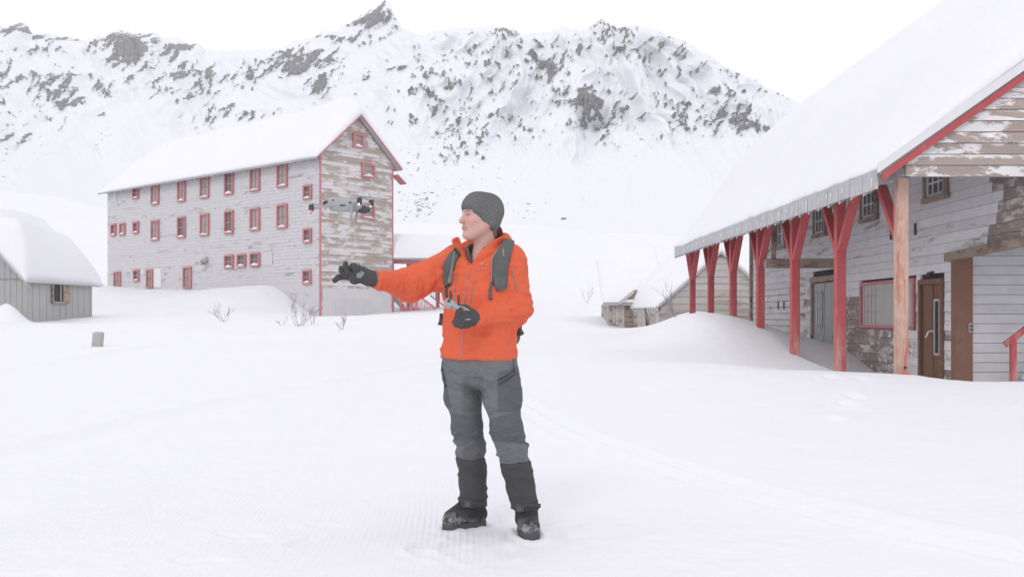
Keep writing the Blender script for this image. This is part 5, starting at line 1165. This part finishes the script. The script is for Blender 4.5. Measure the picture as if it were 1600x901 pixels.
for pts in ([(-.015, .006), (-.006, .010), (.004, .008), (.013, .011), (.004, .0045), (-.005, .005)], [(-.004, .004), (.002, .004), (.010, -.004), (.007, -.004), (.001, .001)], [(-.006, .004), (-.003, .003), (-.010, -.006), (-.013, -.006)], [(-.001, .002), (.002, .002), (-.001, -.007), (-.004, -.007)]):
    m.prism([p + ex_ * a + UP * b + n_ * .005 for a, b in pts], n_ * .002)
m.build('chest_emblem', M['logo'], J)
for (x, y, dx) in ((689, 566, -1), (802, 562, 1)):
    a = march(trousers, x + (6 if dx < 0 else -4), y + 4)[0]; m = MB(); m.tube([a + UP * .02 + np.array([dx * .012, -.01, 0]), a + np.array([dx * .016, -.012, -.005]), a + np.array([dx * .018, -.012, -.035])], [.002, .003, .004], 6); m.build('zip_pull', M['black'], man)

# ------------------------------------------------------------------ backpack
bf_ = np.array([math.sin(YAW), math.cos(YAW), 0]); bl_ = np.array([math.cos(YAW), -math.sin(YAW), 0])      # backwards, towards his left
PC = np.array([-.185, 5.675, 1.27]) + bf_ * .205
pk = empty('backpack', PC - np.array([0, 0, .25]), "grey backpack with padded straps worn on the man's back", 'backpack')
def packb(P):
    d = rbox(P, PC, bl_, bf_, UP, (.130, .085, .245), .06); d = smin(d, rbox(P, PC + bf_ * .07 - UP * .07, bl_, bf_, UP, (.105, .05, .13), .04), .02); d = smin(d, rbox(P, PC + UP * .20 + bf_ * .02, bl_, bf_, UP, (.12, .085, .06), .05), .02)
    return band(d, P, .03, lambda q: -.014 * vn3(q[0] * 9, q[1] * 9, q[2] * 9, 43))
sdf_obj('pack_body', packb, PC - .32, PC + .34, .0085, M['pack'], pk)
jb = lambda P: smin(jacket(P), hood(P), .02)
s1 = ribbon(jb, [(716, 392), (708, 402), (702, 414), (700, 428), (700, 440), (701, 448)], [.052, .062, .066, .062, .052, .038], .012, 'shoulder_strap', M['pack'], pk, .004)
s2 = ribbon(jb, [(795, 379), (791, 388), (786, 400), (782, 415), (780, 430), (782, 445), (784, 452)], [.060, .074, .088, .092, .086, .074, .055], .014, 'shoulder_strap', M['pack'], pk, .006)
ribbon(jb, [(712, 396), (709, 412), (707, 430), (704, 446)], [.007] * 4, .022, 'piping', M['packtrim'], s1); ribbon(jb, [(780, 392), (771, 405), (768, 425), (769, 443)], [.007] * 4, .018, 'piping', M['packtrim'], s2); ribbon(jb, [(788, 393), (789, 402)], [.009] * 2, .026, 'strap_badge', plain('tan badge', (.42, .27, .2), .6, .1, 30), s2)
ribbon(jb, [(700, 447), (698, 456), (699, 464)], [.020, .026, .018], .010, 'strap_buckle', M['darkp'], pk); ribbon(jb, [(699, 462), (700, 474)], [.010] * 2, .004, 'webbing', M['pack'], pk); ribbon(jb, [(770, 440), (766, 452), (766, 466)], [.018] * 3, .008, 'webbing', M['pack'], pk); ribbon(jb, [(764, 465), (769, 467)], [.014] * 2, .010, 'webbing_end', M['darkp'], pk)
for pts in ([(806, 500, 5.70), (811, 512, 5.70), (815, 522, 5.68)], [(806, 520, 5.71), (808, 530, 5.70)], [(690, 490, 5.80), (689, 500, 5.79), (688, 508, 5.79)]):
    m = MB(); P_ = [W(*q) for q in pts]; m.tube(P_, [.012] * (len(P_) - 1) + [.016], 6); m.build('hanging_strap', M['pack'], pk, True)
m = MB(); m.tube([W(800, 486, 5.72), W(807, 505, 5.72), W(809, 524, 5.72)], [.03, .035, .022], 8); m.build('hip_fin', M['pack'], pk, True)

# ------------------------------------------------------------------ remote controller in his left hand
rc = empty('remote_controller', W(712, 482, 5.345), "light grey drone remote controller held in the man's left glove", 'controller')
ca, cb = W(697, 472, 5.335), W(731, 491, 5.345); cF = (cb - ca) / np.linalg.norm(cb - ca); cN = np.array([.25, -.75, .6]); cN = cN - cF * (cN @ cF); cN /= np.linalg.norm(cN); cL = np.cross(cN, cF); cc = (ca + cb) / 2; cl_ = np.linalg.norm(cb - ca) / 2
def ctrl(P):
    d = rbox(P, cc, cF, cL, cN, (cl_, .022, .013), .008)
    for sg in (-1, 1): d = smin(d, rbox(P, cc + cF * sg * (cl_ - .018), cF, cL, cN, (.026, .026, .016), .012), .01)
    return smax(d, -rbox(P, cc + cL * -.03, cF, cL, cN, (cl_ * .45, .018, .03), .01), .006)
sdf_obj('shell', ctrl, cc - .11, cc + .11, .0034, M['greyp'], rc)
for t_ in (-.62, .1):
    a = cc + cF * cl_ * t_ + UP * .012; m = MB(); m.tube([a, a + UP * .028 + cF * .004, a + UP * .030 + cF * .004, a + UP * .062 + cF * .002], [.005, .005, .008, .007], 8); m.build('antenna', M['darkp'], rc, True)
a = cc + cF * cl_ * .58 + cN * .016; m = MB(); m.box(a, cF * .012, cL * .009, cN * .003); sc2 = m.build('screen', M['darkp'], rc); m = MB(); m.box(a + cN * .003, cF * .006, cL * .004, cN * .001); m.build('screen_digits', M['greyp'], sc2)
for t_ in (.25, .88):
    a = cc + cF * cl_ * t_ + cN * .014 - cL * .008; m = MB(); m.tube([a, a + cN * .014], [.006, .008], 10); m.build('stick', M['darkp'], rc, True)
m = MB(); a = cc - cF * (cl_ - .008); m.tube([a + cN * .01, a + cN * .024], [.008, .008], 10); m.build('dial', M['darkp'], rc, True)

# ------------------------------------------------------------------ drone
DY = 5.55; dr_c = W(540, 322, DY); dn = empty('quadcopter_drone', dr_c, 'small grey quadcopter drone hovering above the outstretched glove', 'drone')
yaw_d = math.radians(-7); DF = np.array([math.cos(yaw_d), math.sin(yaw_d), -.05]); DF /= np.linalg.norm(DF); DL = np.cross(UP, DF); DL /= np.linalg.norm(DL); DU = np.cross(DF, DL); dq = lambda f, l_, u: dr_c + DF * f + DL * l_ + DU * u
def dbody(P):
    d = rbox(P, dq(-.004, 0, .012), DF, DL, DU, (.090, .036, .026), .016); d = smin(d, rbox(P, dq(-.018, 0, -.012), DF, DL, DU, (.066, .033, .020), .014), .012); d = smin(d, rbox(P, dq(-.03, 0, .030), DF, DL, DU, (.055, .026, .014), .010), .012); return smin(d, rbox(P, dq(.075, 0, .004), DF, DL, DU, (.022, .030, .020), .012), .012)
db = sdf_obj('fuselage', dbody, dr_c - .14, dr_c + .14, .0036, M['greyp'], dn)
m = MB(); m.box(dq(-.005, -.035, .0), DF * .016, DL * .004, DU * .004); m.build('side_vent', M['darkp'], db); m = MB(); m.tube([dq(.035, -.035, .016), dq(.035, -.040, .016)], [.006, .006], 10); m.build('side_sensor', M['darkp'], db); m = MB(); m.tube([dq(-.06, -.032, .026), dq(-.06, -.038, .026)], [.005, .005], 10); m.build('side_sensor', M['darkp'], db)
gb = sdf_obj('gimbal_camera', lambda P: smin(rbox(P, dq(.098, 0, -.016), DF, DL, DU, (.022, .022, .021), .009), cone(P, dq(.11, 0, -.016), dq(.124, 0, -.016), .015, .015), .005), dr_c - .15, dr_c + .16, .0036, M['darkp'], dn)
m = MB(); m.tube([dq(.123, 0, -.016), dq(.1265, 0, -.016)], [.011, .010], 12); m.build('lens', plain('lens glass', (.02, .02, .025), .08, .1, 5), gb, True)
for (fx_, lx_, uz_, nm, leg) in ((.104, -.100, .018, 'f', True), (.112, .110, .030, 'f', True), (-.158, -.100, -.028, 'r', False), (-.150, .120, .016, 'r', False)):
    a = dq(.055 if fx_ > 0 else -.06, .032 * np.sign(lx_), .014 if fx_ > 0 else -.002); b = dq(fx_, lx_, uz_); m = MB(); m.beam(a, b, .016, .014); ar = m.build('arm', M['greyp'], dn, False, .004)
    m = MB(); m.tube([b - DU * .014, b - DU * .006, b + DU * .016, b + DU * .020], [.012, .0145, .0145, .008], 14); mo = m.build('motor', M['darkp'], ar, True)
    m = MB(); m.tube([b - DU * .012, b - DU * (.020 if leg else .030)], [.0075, .005], 8); m.build('landing_foot', M['greyp'], ar, True)
    em = bpy.data.materials.new('arm light ' + nm); em.use_nodes = True; bs = em.node_tree.nodes['Principled BSDF']; colr = (1, .95, .9, 1) if leg else (1, .10, .08, 1); bs.inputs['Base Color'].default_value = colr; bs.inputs['Emission Color'].default_value = colr; bs.inputs['Emission Strength'].default_value = 3.0 if lx_ < 0 or not leg else 1.0
    m = MB(); c = b - DU * .016 - DL * .011; m.tube([c - DU * .004, c + DU * .004], [.0045, .0045], 8); m.build('indicator_light', em, ar, True)
    az_ = 1.2 + random.uniform(-.25, .25); hub = b + DU * .023
    for sg in (-1, 1):
        m = MB(); dv = (DF * math.cos(az_) + DL * math.sin(az_)) * sg; sv = np.cross(DU, dv); pts = [(.004, .004), (.03, .010), (.06, .009), (.095, .006), (.104, .001)]
        for (r0, w0), (r1, w1) in zip(pts[:-1], pts[1:]): m.prism([hub + dv * r0 - sv * w0 + DU * .003, hub + dv * r0 + sv * w0 - DU * .002, hub + dv * r1 + sv * w1 - DU * .001, hub + dv * r1 - sv * w1 + DU * .001], DU * .0012)
        m.build('propeller_blade', M['greyp'], mo)

for l_ in (-.045, .045):
    m = MB(); m.tube([dq(.052, l_, -.004), dq(.050, l_ * 1.1, -.040), dq(.046, l_ * 1.15, -.078)], [.009, .0065, .005], 8); m.build('landing_leg', M['greyp'], dn, True)
# ------------------------------------------------------------------ thin frost haze filling the valley
hm = bpy.data.materials.new('valley haze'); hm.use_nodes = True; hm.node_tree.nodes.clear()
pv = hm.node_tree.nodes.new('ShaderNodeVolumePrincipled'); pv.inputs['Color'].default_value = (.985, .99, 1, 1); pv.inputs['Density'].default_value = .00020; pv.inputs['Anisotropy'].default_value = .2
ho = hm.node_tree.nodes.new('ShaderNodeOutputMaterial'); hm.node_tree.links.new(pv.outputs[0], ho.inputs['Volume'])
m = MB(); m.aab(-1900, 1900, -1900, 2100, -2.5, float(MV[..., 2].max()) + 6); hz_ = m.build('haze', hm); tag(hz_, 'thin pale haze over the valley', 'haze', kind='stuff')
